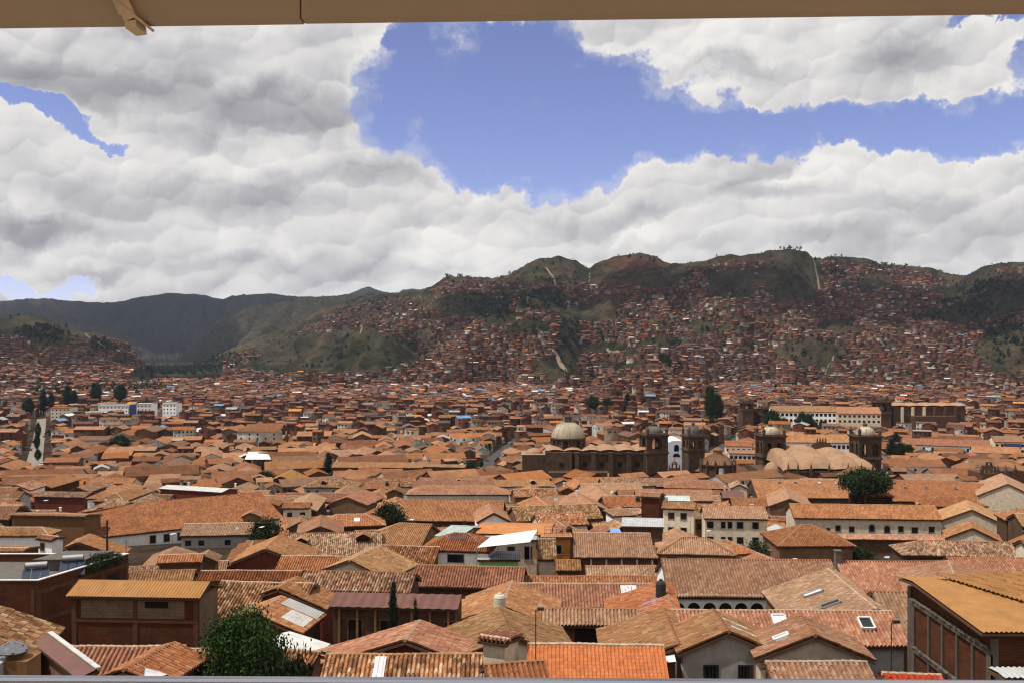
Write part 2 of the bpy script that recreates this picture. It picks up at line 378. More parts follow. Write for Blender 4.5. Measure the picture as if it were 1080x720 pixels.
            for x, sg, hp in ((xa, -1, h0), (xb, 1, h1)):
                if hp: P = [(x,ya,0),(x,yb,0),(x,yb,zb),(x,ya,za)]
                else: P = [(x,ya,0),(x,yb,0),(x,yb,zb),(x,0,H-g),(x,ya,za)]
                uv = [(p[1], p[2]) for p in P]
                if sg < 0: P = P[::-1]; uv = uv[::-1]
                wb.face(P, 0, uv)
            s.wall = wb.build('wall', [WM[wall]], s.root)
        HOUSES.append(s)
    def loc2w(s, x, y, z):
        return np.array([s.mid[0]+x*s.e[0]-y*s.e[1], s.mid[1]+x*s.e[1]+y*s.e[0], s.base+z])
    def window(s, side, c, z, w=1.0, h=1.3, name='window', frame=None, sub=True, arch=False, pane=None):
        "window or door with its sill at local height z, centred at c along the wall"
        frame = frame or FRAME; mb = MB(); f = .09
        th = .05
        mb.box(-w/2-f, -w/2, -th, 0.02, 0, h); mb.box(w/2, w/2+f, -th, .02, 0, h); mb.box(-w/2-f, w/2+f, -th, .02, h, h+f); mb.box(-w/2-f-.05, w/2+f+.05, -th-.05, .02, -f, 0)
        rot, loc = {'f': (0, (c, s.ya, z)), 'b': (math.pi, (c, s.yb, z)), 'l': (-math.pi/2, (s.xa, c, z)), 'r': (math.pi/2, (s.xb, c, z))}[side]
        if sub: o = mb.build(name, [frame], s.root, loc)
        pm = MB()
        if arch:
            P = [(-w/2, -.012, 0), (w/2, -.012, 0)]+[(w/2*math.cos(t), -.012, h-w/2+w/2*math.sin(t)) for t in np.linspace(0, math.pi, 9)]
            pm.face(P)
        else: pm.face([(-w/2, -.012, 0), (w/2, -.012, 0), (w/2, -.012, h), (-w/2, -.012, h)])
        if sub:
            o.rotation_euler = (0, 0, rot); q = pm.build('pane', [pane or GLASS], o); return o
        o = pm.build(name, [pane or GLASS], s.root, loc); o.rotation_euler = (0, 0, rot); return o
    def on_slope(s, x, t, side=-1):
        "point and normal on a slope: x along the ridge, t run from the ridge"
        w, z = (s.wn, s.zn) if side < 0 else (s.wp, s.zp)
        zz = s.H-(s.H-z)*t/w; an = math.atan2(s.H-z, w)
        return np.array([x, side*t, zz]), an
    def patch(s, name, x, t, w, l, mat, side=-1, lift=.16, kind='sheet'):
        "skylight or sheet lying on the roof, w wide along the ridge, l long down the slope"
        p, an = s.on_slope(x, t, side); mb = MB()
        if kind == 'skylight':
            f = .12
            for bx in ((-w/2, w/2, -l/2, -l/2+f), (-w/2, w/2, l/2-f, l/2), (-w/2, -w/2+f, -l/2, l/2), (w/2-f, w/2, -l/2, l/2)): mb.box(bx[0], bx[1], bx[2], bx[3], 0, .22)
            o = mb.build(name, [mat], s.roof); g = MB(); g.box(-w/2+f, w/2-f, -l/2+f, l/2-f, .05, .1); g.build('pane', [MM['m_clear'] if random.random() < .4 else GLASS], o)
        else:
            n = max(3, int(w/.15)); 
            for i in range(n):
                xa = -w/2+w*i/n; mb.box(xa, xa+w/n*1.0-.004, -l/2, l/2, 0, .025+.03*(i % 2))
            o = mb.build(name, [mat], s.roof)
        o.location = p+np.array([0, 0, lift])
        o.rotation_euler = (an if side < 0 else -an, 0, 0)
        return o
    def dormer(s, x, t, w=1.6, side=-1, roof='tan'):
        p, an = s.on_slope(x, t, side); mb = MB(); h = 1.0
        mb.box(-w/2, w/2, -1.0, 1.2, -.5, h*.6, 0); mb.face([(-w/2+.12, -1.005, -.1), (w/2-.12, -1.005, -.1), (w/2-.12, -1.005, h*.55), (-w/2+.12, -1.005, h*.55)], 1)
        o = mb.build('dormer', [WM['dark'], VOID], s.roof, p); r = MB()
        tn = .5
        for sg in (1, -1):
            r.face([(0, -1.35, h+.15), (0, 1.6, h+.15), (sg*(w/2+.3), 1.6, h+.15-tn*(w/2+.3)), (sg*(w/2+.3), -1.35, h+.15-tn*(w/2+.3))][::sg], 0)
        r.build('dormer_roof', [TI[roof]], o)
        return o
    def chimney(s, x, y, w=.5, h=1.6, mat='beige'):
        z = s.H-abs(y)*.35-.6; mb = MB(); mb.box(-w/2, w/2, -w/2, w/2, 0, h+.6); mb.box(-w/2-.08, w/2+.08, -w/2-.08, w/2+.08, h+.6, h+.75)
        return mb.build('chimney', [WM[mat]], s.roof, (x, y, z))

def Fh(xa, xb, ya, yb, ye, d=None, wb=None, pitch=23, **k):
    "house whose ridge runs across the picture, front eave at photo row ye"
    d = d or dep(ya); A = wpt(xa, ya, d); D = -A[2]
    dB = D*FPX/(yb-360); B = wpt(xb, yb, dB); B[2] = A[2]
    tn = math.tan(R(pitch)); dm = (d+dB)/2; q = (ye-360)/FPX
    w = max(.6, (q*dm-D)/(q+tn))
    return House(A, B, w, wb if wb is not None else w, pitch, **k)
def Gh(ax, ay, bx, by, wl, wr, d=None, pitch=23, **k):
    "house whose ridge runs away from us: near end (ax,ay), far end (bx,by); wl/wr = runs of left and right slopes in metres"
    d = d or dep(ay); A = wpt(ax, ay, d); D = -A[2]; B = wpt(bx, by, D*FPX/(by-360)); B[2] = A[2]
    return House(A, B, wr, wl, pitch, name=k.pop('name', 'gable_house'), **k)
def wins(h, side, n, w, hh, drop, frame=None, sub=True, lo=None, hi=None, arch=False):
    a, b, top = {'f': (h.xa, h.xb, h.za), 'l': (h.ya, h.yb, h.za), 'r': (h.ya, h.yb, h.zb)}[side]
    if lo is not None: a, b = a+(b-a)*lo, a+(b-a)*hi
    for i in range(n): h.window(side, a+(b-a)*(i+.5)/n, top-drop-hh, w, hh, frame=frame, sub=sub, arch=arch)
# ------------------------------------------------------------------ the near houses, one by one
GRP = 'tiled houses of the old town'
def hk(label, short, wall='adobe', roof='tan', cat='house', lod=0, **k):
    return dict(label=label, short=short, wall=wall, roof=roof, cat=cat, lod=lod, group=k.pop('group', GRP), **k)
# bottom row
h = Fh(556, 700, 679.5, 681, 716.5, 70, **hk('house with bright scalloped orange-red modern tile roof and white gutter', 'bright orange-red modern roof', 'cream', 'modern', sp=.27))
g = MB(); g.box(h.x0, h.x1, -h.wn-.14, -h.wn+.02, h.zn-.12, h.zn+.04); g.build('gutter', [FRAMEW], h.root)
h = Gh(769, 667, 752, 643, 3.75, 3.5, 72, 23, **hk('grey plastered gable house with two barred windows in its end wall', 'grey gable house', 'grey', 'orange'))
for c in (-1.25, 1.25):
    w = h.window('l', -c, h.za-2.75, .95, 1.7, frame=IRON); b = MB()
    for i in range(4): b.box(-.4+.25*i, -.37+.25*i, -.07, -.05, 0, 1.7)
    b.build('bars', [IRON], w)
h.patch('translucent_sheet', 0.6, 1.2, .35, 2.0, MM['m_clear'], -1); h.patch('translucent_sheet', -1.0, 1.6, .35, 2.2, MM['m_clear'], -1)
h = Gh(860, 671, 843, 650, 4.2, 4.2, 70, 22, **hk('brown gable house with a small skylight beside its ridge', 'brown gable house', 'beige', 'orange'))
h.patch('skylight', -.8, 2.0, .8, 1.2, FRAMEW, 1, kind='skylight')
h = Fh(807, 914, 699, 699, 719, 63, wb=1.5, **hk('low lean-to of orange tiles under the brown gable', 'orange lean-to', 'dark', 'orange'))
h = Fh(706, 940, 644, 645, 681, 86, **hk('long house of orange tiles with two white framed skylights, grey end wall below', 'long skylit roof', 'grey', 'orange'))
h.patch('skylight', (818-823)*86/FPX, 1.4, 1.2, 1.5, FRAMEW, kind='skylight'); h.patch('skylight', (906-823)*86/FPX, 1.7, 1.2, 1.5, FRAMEW, kind='skylight')
h = Gh(925, 643, 873, 600, 7.0, 1.2, 90, 20, **hk('orange tiled wing with two slanting skylights running back to the arcaded building', 'wing with slanting skylights', 'adobe', 'rose'))
h.patch('skylight', -3.2, 2.8, 1.0, 2.0, GALV, 1, kind='skylight'); h.patch('skylight', 1.6, 3.2, 1.0, 2.0, GALV, 1, kind='skylight')
h = Fh(919, 962, 624, 625, 680, 95, **hk('pale tiled roof standing tight against the tall brick building', 'roof against the brick building', 'adobe', 'rose'))
h = Fh(880, 1003, 592, 592, 629, 124, **hk('house with smooth salmon tiled slope and a brick chimney at its left end', 'salmon slope with chimney', 'beige', 'rose'))
h.chimney(-h.L/2+.3, -.3, .7, 1.5, 'concrete')
arc = Fh(697, 876, 590, 591, 630, 118, **hk('long arcaded house, white round arches under a wide red tiled roof', 'arcaded white house', 'white', 'orange'))
# arcade in front of its wall
ab = MB(); nb = 11; bay = (arc.xb-arc.xa)/nb; zt = arc.zn+.28; yA = -arc.wn+.35; yB = arc.ya-.02; rr = bay*.40; zs = zt-.95-rr
for i in range(nb):
    xc = arc.xa+bay*(i+.5); top = zs+rr
    ts = np.linspace(0, math.pi, 11)
    for t0, t1 in zip(ts[:-1], ts[1:]):
        xq0, zq0 = xc+rr*math.cos(t0), zs+rr*math.sin(t0); xq1, zq1 = xc+rr*math.cos(t1), zs+rr*math.sin(t1)
        ab.face([(xq1, yA, zq1), (xq0, yA, zq0), (xq0, yA, zt), (xq1, yA, zt)])
        ab.face([(xq0, yA, zq0), (xq1, yA, zq1), (xq1, yA+.35, zq1), (xq0, yA+.35, zq0)])
    for sg in (-1, 1):
        x0_, x1_ = sorted((xc+sg*rr, xc+sg*bay/2)); ab.box(x0_, x1_, yA, yA+.35, zs-2.4, zt-.001)
ab.build('arcade', [WM['white']], arc.root)
vb = MB(); vb.face([(arc.xa+.1, arc.ya-.01, .1), (arc.xb-.1, arc.ya-.01, .1), (arc.xb-.1, arc.ya-.01, arc.za-.6), (arc.xa+.1, arc.ya-.01, arc.za-.6)]); vb.build('gallery_shade_sheet', [VOID], arc.root)  # near-black sheet over the white wall, painted in for the arcade's shade
h = Fh(720, 745, 567, 567.5, 585, 152, ends='hh', **hk('yellow house under a pale hipped roof with two dark windows', 'yellow hipped house', 'yellow', 'tan'))
wins(h, 'f', 3, 1.6, .9, .5)
h = Fh(604, 686, 562, 562.5, 588, 152, **hk('house with a broad tiled slope above a dark columned verandah', 'verandah house', 'dark', 'orange'))
b = MB()
for i in range(6): b.box(h.xa+i*(h.xb-h.xa)/5-.12, h.xa+i*(h.xb-h.xa)/5+.12, -h.wn+.3, -h.wn+.55, 0, h.zn)
b.build('verandah_post', [WM['beige']], h.root)
Fh(617, 692, 597, 597, 609, 131, wb=2.0, **hk('low strip of tan tiles below the columned verandah', 'strip below the verandah', 'adobe', 'tan'))
Fh(552, 692, 608, 608, 616, 119, wb=1.5, **hk('narrow long tiled strip left of the black water tank', 'narrow tile strip', 'adobe', 'orange'))
hs = Fh(546, 694, 615.5, 616, 641, 108, wb=1.5, **hk('courtyard house back range with one big translucent sheet in its tiles', 'courtyard back range', 'adobe', 'orange'))
hs.patch('translucent_sheet', (662-620)*108/FPX, 1.4, 1.7, 2.2, MM['m_clear'])
h = Fh(570, 672, 642, 643, 660, 93, wb=1.5, **hk('courtyard house front range above a wide dark opening', 'courtyard front range', 'dark', 'orange'))
h.window('f', 0.0, h.za-2.6, 2.7, 2.2, name='gateway', frame=WM['darkred'], pane=VOID)
Gh(530, 640, 540, 613, 5.0, 5.0, 92, 20, **hk('plain tiled wing on the left of the courtyard, lit smooth tan', 'left courtyard wing', 'adobe', 'rose'))
h = Gh(712, 650, 700, 613, 6.2, .8, 91, 19, **hk('tiled wing with blue tarpaulin strips on its slope beside the black tank', 'wing with blue strips', 'adobe', 'rose'))
for x, t, l in ((-1.2, 2.2, 3.2), (-2.4, 3.4, 2.4), (.4, 1.6, 2.0)): h.patch('blue_strip', x, t, .5, l, TARPB, 1, .12)
h = Gh(540, 672, 526, 641, 5.0, 5.3, 74, 20, **hk('large weathered tan roof between two courtyard wings, ridge running away', 'large weathered wing', 'cream', 'tan'))
Gh(716, 681, 700, 642, 5.6, .8, 73, 19, **hk('pale tan wing right of the dark gateway behind the grey gable', 'right courtyard wing', 'adobe', 'rose'))
h = Fh(344, 509, 691, 690.5, 727, 66, wb=1.2, **hk('foreground roof of big round tiles with one pale plastic sheet', 'big foreground tile roof', 'adobe', 'mottled', sp=.30))
h.patch('translucent_sheet', (403-427)*66/FPX, 1.5, .75, 2.6, MM['m_clear'])
Gh(427, 676, 443, 655.5, 9.6, 5.4, 72, 18, **hk('broad low gable with a long left slope over a dark red end wall', 'broad low gable', 'darkred', 'orange'))
h = Fh(507, 538, 671, 675, 673, 68.5, wb=2.6, pitch=8, **hk('small cream walled block set into the weathered tiles', 'small cream block', 'cream', 'orange'))
Fh(510, 575, 702, 698, 726, 62, wb=2, **hk('corner of rough tiles at the bottom beside the orange-red modern roof', 'rough tile corner', 'adobe', 'rose'))
# centre left
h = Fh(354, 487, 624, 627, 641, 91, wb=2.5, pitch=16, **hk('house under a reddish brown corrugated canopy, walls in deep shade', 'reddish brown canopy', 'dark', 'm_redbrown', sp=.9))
b = MB(); bb = MB()
for i in range(7): b.box(h.xa+.6+i*(h.xb-h.xa-1.2)/6-.1, h.xa+.6+i*(h.xb-h.xa-1.2)/6+.1, -h.wn+.2, -h.wn+.4, .2, h.zn)
b.build('canopy_post', [WM['ochre']], h.root)
for i in range(4): h.window('f', h.xa+2+i*2.9, h.za-3.6, 1.2, 2.4, name='door', frame=WM['adobe'], pane=VOID)
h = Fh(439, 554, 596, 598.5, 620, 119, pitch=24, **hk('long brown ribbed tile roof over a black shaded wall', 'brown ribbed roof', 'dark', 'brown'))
Fh(322, 439, 602, 605, 624, 110, **hk('mottled pale and brown tile roof directly above the reddish canopy', 'mottled roof above the canopy', 'dark', 'mottled'))
Fh(402, 464, 575, 577, 596.5, 141, **hk('tan roof with patched old tiles left of the white hipped house', 'patched tan roof', 'adobe', 'mottled'))
Fh(421, 456, 551.5, 553, 575, 172, ends='hg', **hk('orange hipped roof rising behind the patched tan roof', 'orange hipped roof', 'adobe', 'orange'))
h = Fh(479, 494, 562, 562.5, 581, 143, ends='hh', **hk('white house with brown hipped roof and dark slatted window', 'white hipped house', 'white', 'brown'))
h.window('f', 0, h.za-1.7, 2.3, 1.1); h.patch('solar_panel', -.2, 1.2, 2.4, .9, PANEL, -1, .15)
Fh(476, 500, 553.5, 556, 567, 160, pitch=10, **hk('pale green corrugated strip roof behind the white hipped house', 'pale green sheet roof', 'grey', 'm_green'))
h = Fh(506, 583, 552.5, 554, 563, 162, wb=6, pitch=7, **hk('orange painted building with flat bright orange roof', 'orange painted building', 'orangewall', 'm_orange2'))
h = Fh(570, 603, 563.5, 563.5, 566, 150, wb=3.5, pitch=6, **hk('orange walled block with one dark window under a terrace rail', 'orange walled block', 'orangewall', 'm_orange2'))
h.window('f', h.xb-2.3, h.za-2.5, 2.0, 1.3)
b = MB()
for i in range(5): b.box(h.xb-3.8+i*.9, h.xb-3.74+i*.9, h.ya+.3, h.ya+.36, h.H-.3, h.H+1.3)
for z in (.3, .8, 1.25): b.box(h.xb-3.8, h.xb-.14, h.ya+.3, h.ya+.36, h.H+z, h.H+z+.06)
b.build('terrace_rail', [WM['darkred']], h.root)
Fh(566, 586, 568, 568, 590, 141, pitch=26, **hk('little tan lean-to roof against the orange walled block', 'little tan lean-to', 'beige', 'mottled'))
Fh(585, 612, 591, 591, 602, 133, **hk('small broken tile roof right of the little lean-to', 'small broken roof', 'adobe', 'tan'))
h = Fh(510, 568, 567, 567, 569, 152, wb=4, pitch=6, **hk('pale plastered house front in the shade of the white canopy', 'house under white canopy', 'cream', 'm_grey'))
wins(h, 'f', 3, 1.1, 2.0, 1.0)
h = Fh(503, 549, 588, 588, 590, 138, wb=6, pitch=3, **hk('flat terrace house with bright green parapet', 'green parapet terrace', 'green', 'm_grey'))
h = Gh(368, 591, 401, 575.5, 4.0, 5.6, 126, 21, **hk('gable house showing a yellow lined eave and a bright white end wall', 'yellow lined gable', 'cream', 'tan'))
h = Fh(303, 403, 562.5, 560.5, 586, 166, **hk('mottled roof with two little dormers and an orange barrel', 'dormered mottled roof', 'adobe', 'mottled'))
h.dormer(4.8, 1.9, 2.2); h.dormer(-5.2, 2.6, 1.7)
Gh(280, 579, 296, 564, 5, 6, 142, 22, **hk('hip ended roof with pale valley line over a dark red wall', 'dark red walled gable', 'darkred', 'tan'))
Fh(297, 380, 586, 587, 602, 136, **hk('tan roof in front of the dormered roof, pale ridge', 'tan roof before the dormers', 'adobe', 'tan'))
Fh(212, 319, 602, 602, 613, 117, **hk('narrow orange ribbed roof right of the orange sheet roof', 'narrow orange roof', 'adobe', 'brown'))
Fh(234, 332, 613, 616, 660, 103, **hk('steep mottled tile slope behind the dark bushy tree', 'mottled slope behind the bush', 'adobe', 'mottled'))
Gh(293, 621, 314, 608.5, 2.0, 5.0, 99, 21, **hk('tan gable over a dark red wall, left of the canopy house', 'tan gable left of canopy', 'darkred', 'tan'))
h = Gh(268, 648, 297, 629, 3.2, 4.3, 86, 20, **hk('tile roof half covered by white corrugated sheets', 'white sheeted roof', 'stone', 'tan'))
h.patch('corrugated_sheet', 2.2, 2.4, 2.0, 3.6, MM['m_white'], -1, .14); h.patch('corrugated_sheet', -.4, 2.9, 2.6, 2.2, MM['m_white'], -1, .16)
Gh(286, 681, 306, 666, .8, 3.4, 77, 14, cap=False, **hk('low shed of white and rusty corrugated strips by the bush', 'low corrugated shed', 'adobe', 'm_white'))
Fh(300, 338, 686, 689, 700, 71, **hk('scrap of old tiles at the foot of the corrugated shed', 'scrap of old tiles', 'adobe', 'mottled'))
# left edge
Gh(-38, 671, 1, 641, 6, 4.2, 63, 22, **hk('foreground tile roof cut by the left picture edge', 'roof at the left edge', 'adobe', 'mottled'))
h = Gh(103, 706, 52, 668, 1.15, .15, 60, 16, cap=False, **hk('reddish sheet lean-to with a long white flashing', 'white flashed lean-to', 'adobe', 'm_redbrown'))
b = MB(); b.box(-h.L/2, h.L/2, -.2, .12, h.H+.08, h.H+.16); b.build('flashing', [MM['m_white']], h.roof)
Fh(76, 196, 683, 682, 718, 69, wb=1.0, **hk('ribbed tile roof right below the brick shed', 'ribbed roof below the shed', 'dark', 'orange'))
Gh(130, 708, 184, 678, 1.6, 2.6, 62, 19, **hk('narrow rough tile roof left of the bush', 'rough roof left of the bush', 'dark', 'orange'))
h = Fh(84, 222, 611, 613, 629.5, 86, wb=3.0, pitch=19, **hk('long brick shed with orange corrugated roof and a band of grey blocks', 'brick shed with orange sheets', 'brick', 'm_orange', cat='shed', sp=.28))
b = MB(); b.box(h.xa+.8, h.xb-1.2, h.ya-.04, h.ya-.003, h.za-1.9, h.za-.35)
b.build('block_band', [WM['block']], h.wall)
b = MB(); b.face([(h.xb-2.6, h.ya-.06, h.za-1.0), (h.xb-4.6, h.ya-.06, h.za-1.0), (h.xb-4.6, h.ya-.06, h.za-.45), (h.xb-2.6, h.ya-.06, h.za-.45)][::-1]); b.build('opening', [VOID], h.wall)
b = MB()
for x in (h.xa+.02, h.xb-.42, h.xa+5.3): b.box(x, x+.4, h.ya-.06, h.ya-.045+.03, .1, h.za-.02)
b.box(h.xa, h.xb, h.ya-.075, h.ya-.06, h.za-2.25, h.za-1.95); b.build('concrete_frame', [WM['brickframe']], h.wall)
b = MB(); b.box(h.xb+.003, h.xb+.05, h.ya+.1, h.yb-.1, .1, h.za-.1); b.build('block_end_wall', [WM['block']], h.wall)
Fh(-22, 44, 556, 556, 565, 166, ends='gh', **hk('house at the left with long low hip and white side wall', 'white sided house', 'white', 'tan'))
h = Fh(45, 62, 564, 566, 569, 158, pitch=12, **hk('little white block with one dark window under the long hip', 'little white block', 'white', 'tan')); h.window('f', -.6, h.za-1.8, .9, 1.2)
Gh(82, 572, 95, 563, 2.0, 6.2, 150, 22, **hk('stone gable house with pale tan roof above the plant filled terrace', 'stone gable house', 'stone', 'tan'))
Fh(14, 93, 541, 542.5, 544, 206, wb=6, pitch=9, **hk('long windowless ochre wall building with slanting roof line', 'long ochre wall', 'ochre', 'tan'))
Fh(-20, 30, 578, 578, 582, 140, wb=4, pitch=8, **hk('low reddish roof patch left of the solar terrace', 'low reddish patch', 'dark', 'tan'))
big = House(wpt(150, 530, 225), np.array([(275-540)/FPX*240.6, 240.6, -36.43]), 15, 12, 15, ends='hg', base=-50, name='house', **hk('very broad brown tiled roof with pale hip line and white windowed wall', 'very broad brown roof', 'white', 'brown', lod=1))
for i in range(10): big.window('f', big.x1-3-i*2.9, big.za-2.4, 1.2, 1.6)
h = Fh(44, 98, 518, 519, 524, 300, wb=6, pitch=10, **hk('pale mottled roof on a dark red block at the left', 'pale mottled block roof', 'darkred', 'mottled', lod=1))
h = Fh(176, 242, 511, 515, 517, 318, wb=5, pitch=9, **hk('long dark building with white metal roof strip', 'white metal strip roof', 'darkred', 'm_white', lod=1))
# right edge
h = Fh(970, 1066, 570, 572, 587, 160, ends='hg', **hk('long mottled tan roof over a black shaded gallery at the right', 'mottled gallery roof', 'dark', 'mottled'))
Fh(998, 1090, 588, 589, 616, 129, **hk('orange ribbed slope at the right edge under the mottled gallery roof', 'ribbed slope at right', 'adobe', 'orange'))
Gh(1012, 618, 1000, 592, 5.6, 9.5, 107, 14, **hk('broad pink tan gable roof behind the orange corrugated roof', 'broad pink gable', 'adobe', 'rose'))
lng = Fh(832, 986, 531, 533, 547, 226, wall='beige', roof='tan', label='long cream church house with nine small windows, two of them arched', short='long cream church house', lod=1, group=GRP)
for i, (p, w_, a_) in enumerate([(847,1.1,0),(869,.7,0),(879,1.1,0),(893,1.1,0),(913.5,1.2,1),(929,1.2,1),(943,1.1,0),(957,1.3,0),(974,1.2,0)]):
    lng.window('f', (p-909)*222/FPX, lng.za-2.9-(.2 if i % 2 else 0), w_, .9 if i == 1 else 1.6 if a_ else 1.3, arch=bool(a_))
Gh(1025, 537.5, 1020, 527, 6.6, 6.6, 222, 24, **hk('beige cross gable closing the long cream church house', 'beige cross gable', 'beige', 'tan', lod=1))
Gh(1063, 510, 1056, 499, 8.5, 9, 300, 26, **hk('tall beige gable front at the right edge', 'tall beige gable', 'beige', 'tan', lod=1))
Fh(862, 1001, 563, 564.5, 569, 196, wb=1.0, **hk('thin tiled lean-to along the foot of the long cream church house', 'thin church lean-to', 'dark', 'tan', lod=1))
Gh(1026, 557, 1022, 549, 4.8, 5.2, 186, 25, **hk('small low gable before the beige cross gable', 'small low gable', 'beige', 'tan', lod=1))
Fh(846, 855, 553.5, 553.5, 576, 172, ends='hh', **hk('pointed hipped roof like a tent with pale hip lines', 'tent shaped roof', 'adobe', 'orange'))
h = Fh(740, 807, 533.5, 534.5, 547, 202, **hk('cream two storey house with two rows of five dark windows', 'cream two storey house', 'cream', 'orange', lod=1))
for r in (0, 1):
    for p in (747, 760.5, 767.5, 778, 794): h.window('f', (p-773.5)*198/FPX, h.za-2.0-r*3.0, 1.2 if p not in (760.5, 767.5) else .8, 1.3)
Fh(770, 808, 525, 525.5, 534, 216, **hk('raised upper roof over the cream two storey house', 'raised upper roof', 'dark', 'orange', lod=1))
h = Fh(699, 734, 529, 530.5, 536.5, 207, **hk('narrow cream house with four windows beside a brick block', 'narrow cream house', 'cream', 'orange', lod=1))
for r in (0, 1):
    for p in (709, 722): h.window('f', (p-716.5)*204/FPX, h.za-2.2-r*3.0, 1.2, 1.3)
Fh(698, 727, 522, 522.5, 528, 222, wb=3, pitch=9, **hk('whitish green sheet roof behind the narrow cream house', 'whitish green sheet roof', 'cream', 'm_green', lod=1))
Fh(677, 698, 519, 520, 524, 216, wb=6, pitch=11, **hk('tall windowless brick block in dark shade', 'tall dark brick block', 'brick', 'tan', lod=1))
Fh(656, 700, 546, 547, 555, 178, wb=4, pitch=8, cap=False, **hk('shack under patched grey and white corrugated sheets', 'patched sheet shack', 'dark', 'm_grey'))
h = Fh(792, 893, 505.5, 506, 525, 330, **hk('long church wing roof with a row of small blue skylights', 'wing with blue skylights', 'stone', 'tan', lod=1))
for p in (820, 837, 862, 880): h.patch('skylight', (p-842)*325/FPX, 2.0, 1.2, 1.0, GALV, kind='skylight')
h = Fh(924, 1038, 508.5, 510, 529, 320, **hk('orange cloister roof right of the big round tree', 'orange cloister roof', 'adobe', 'orange', lod=1))
for p in (953, 974, 1004): h.patch('skylight', (p-981)*316/FPX, 3.0, 1.2, 1.0, GALV, kind='skylight')
Fh(987, 1018, 524, 524, 534, 262, ends='hh', **hk('pale hipped roof behind the long cream church house', 'pale hip behind church house', 'adobe', 'rose', lod=1))
Gh(833, 526, 829, 514, 5.5, 5.5, 262, 22, **hk('orange gable roof at the left end of the long cream church house', 'orange end gable', 'adobe', 'orange', lod=1))
Fh(425, 532, 527, 528, 549.5, 236, **hk('wide smooth tan roof behind the orange hipped roof', 'wide smooth tan roof', 'dark', 'tan', lod=1))
h = Gh(521, 541, 516, 531, 3.6, 3.6, 205, 28, **hk('small white gable end below the wide tan roof', 'small white gable', 'white', 'tan', lod=1))
Fh(446, 520, 512, 512, 521.5, 320, ends='hh', **hk('hipped roof with shaded porch before the long brick church', 'hip with shaded porch', 'beige', 'tan', lod=1))
Gh(366, 524, 385, 516, 6, 6, 282, 20, **hk('low tan roof with a small raised gable at its end', 'low roof with raised gable', 'adobe', 'tan', lod=1))
Gh(296, 502, 308, 495, 6, 9, 370, 24, **hk('dark gabled house left of the long brick church', 'dark gabled house', 'dark', 'tan', lod=1))
Fh(281, 334, 466, 466.5, 475, 640, **hk('bright orange roof with a square brick stair tower', 'bright orange roof', 'dark', 'm_orange2', lod=1))
h = Fh(119, 172, 477, 477.5, 483, 540, **hk('cream school block with two rows of dark windows', 'cream school block', 'beige', 'tan', lod=1))
for r in (0, 1): wins(h, 'f', 11, 1.6, 1.2, .9+r*2.8, sub=False)

# flat roofed brick house with the solar heaters
cz = wpt(40, 611, 92); zt = cz[2]; base = -36
root = empty('flat_roofed_house', (cz[0], cz[1], base), 0, 'flat roofed brick house with white coping, plants and solar heaters on its terrace', 'house', GRP)
# plan: a runs along the right hand wall (away from us), c to the left; the corner is not square
SH = Matrix(((.314, -1, 0, 0), (.949, 0, 0, 0), (0, 0, 1, 0), (0, 0, 0, 1)))
Lx, Ly = 12.3, 17; H = zt-base
def sbox(b, *a): b.box(*a, M=SH)
b = MB(); sbox(b, 0, Lx, 0, Ly, 0, H-.9); b.build('wall', [WM['brick']], root)
b = MB()
for x0, x1, y0, y1 in ((0, Lx, 0, .2), (Lx-.2, Lx, .2, Ly), (0, .2, .2, Ly)): sbox(b, x0, x1, y0, y1, H-.9, H-.08)
b.build('parapet', [WM['brick']], root)
b = MB()
for x0, x1, y0, y1 in ((-.06, Lx+.06, -.06, .26), (Lx-.26, Lx+.06, .26, Ly), (-.06, .26, .26, Ly)): sbox(b, x0, x1, y0, y1, H-.08, H)
b.build('coping', [WM['coping']], root)
b = MB()
for x in (.003, 4.2, 8.4, Lx-.35): sbox(b, x, x+.35, -.03, -.001, 0, H-.9)
for z in (H-4.0, H-1.3): sbox(b, -.002, Lx, -.045, -.03, z, z+.3)
sbox(b, -.03, -.001, .3, .65, 0, H-.9); sbox(b, -.045, -.03, .3, Ly, H-4, H-3.7); b.build('concrete_frame', [WM['brickframe']], root)
b = MB(); sbox(b, Lx-3.2, Lx-1.4, -.02, -.004, H-3.0, H-1.6); b.build('window', [GLASS], root)
b = MB(); b.face([np.array(SH @ Vector(p)) for p in ((.2, .2, H-.86), (Lx-.2, .2, H-.86), (Lx-.2, Ly, H-.86), (.2, Ly, H-.86))][::-1]); b.build('terrace_floor', [WM['concrete']], root)
b = MB(); sbox(b, Lx-4.6, Lx-.5, 1.2, 6.2, H-.85, H+.25); sbox(b, Lx-4.8, Lx-.4, 1.1, 6.3, H+.25, H+.33); b.build('planter', [WM['concrete']], root)
flat_root = root
def on(root, x, y, z): return Vector(root.location) + SH @ Vector((x, y, z))
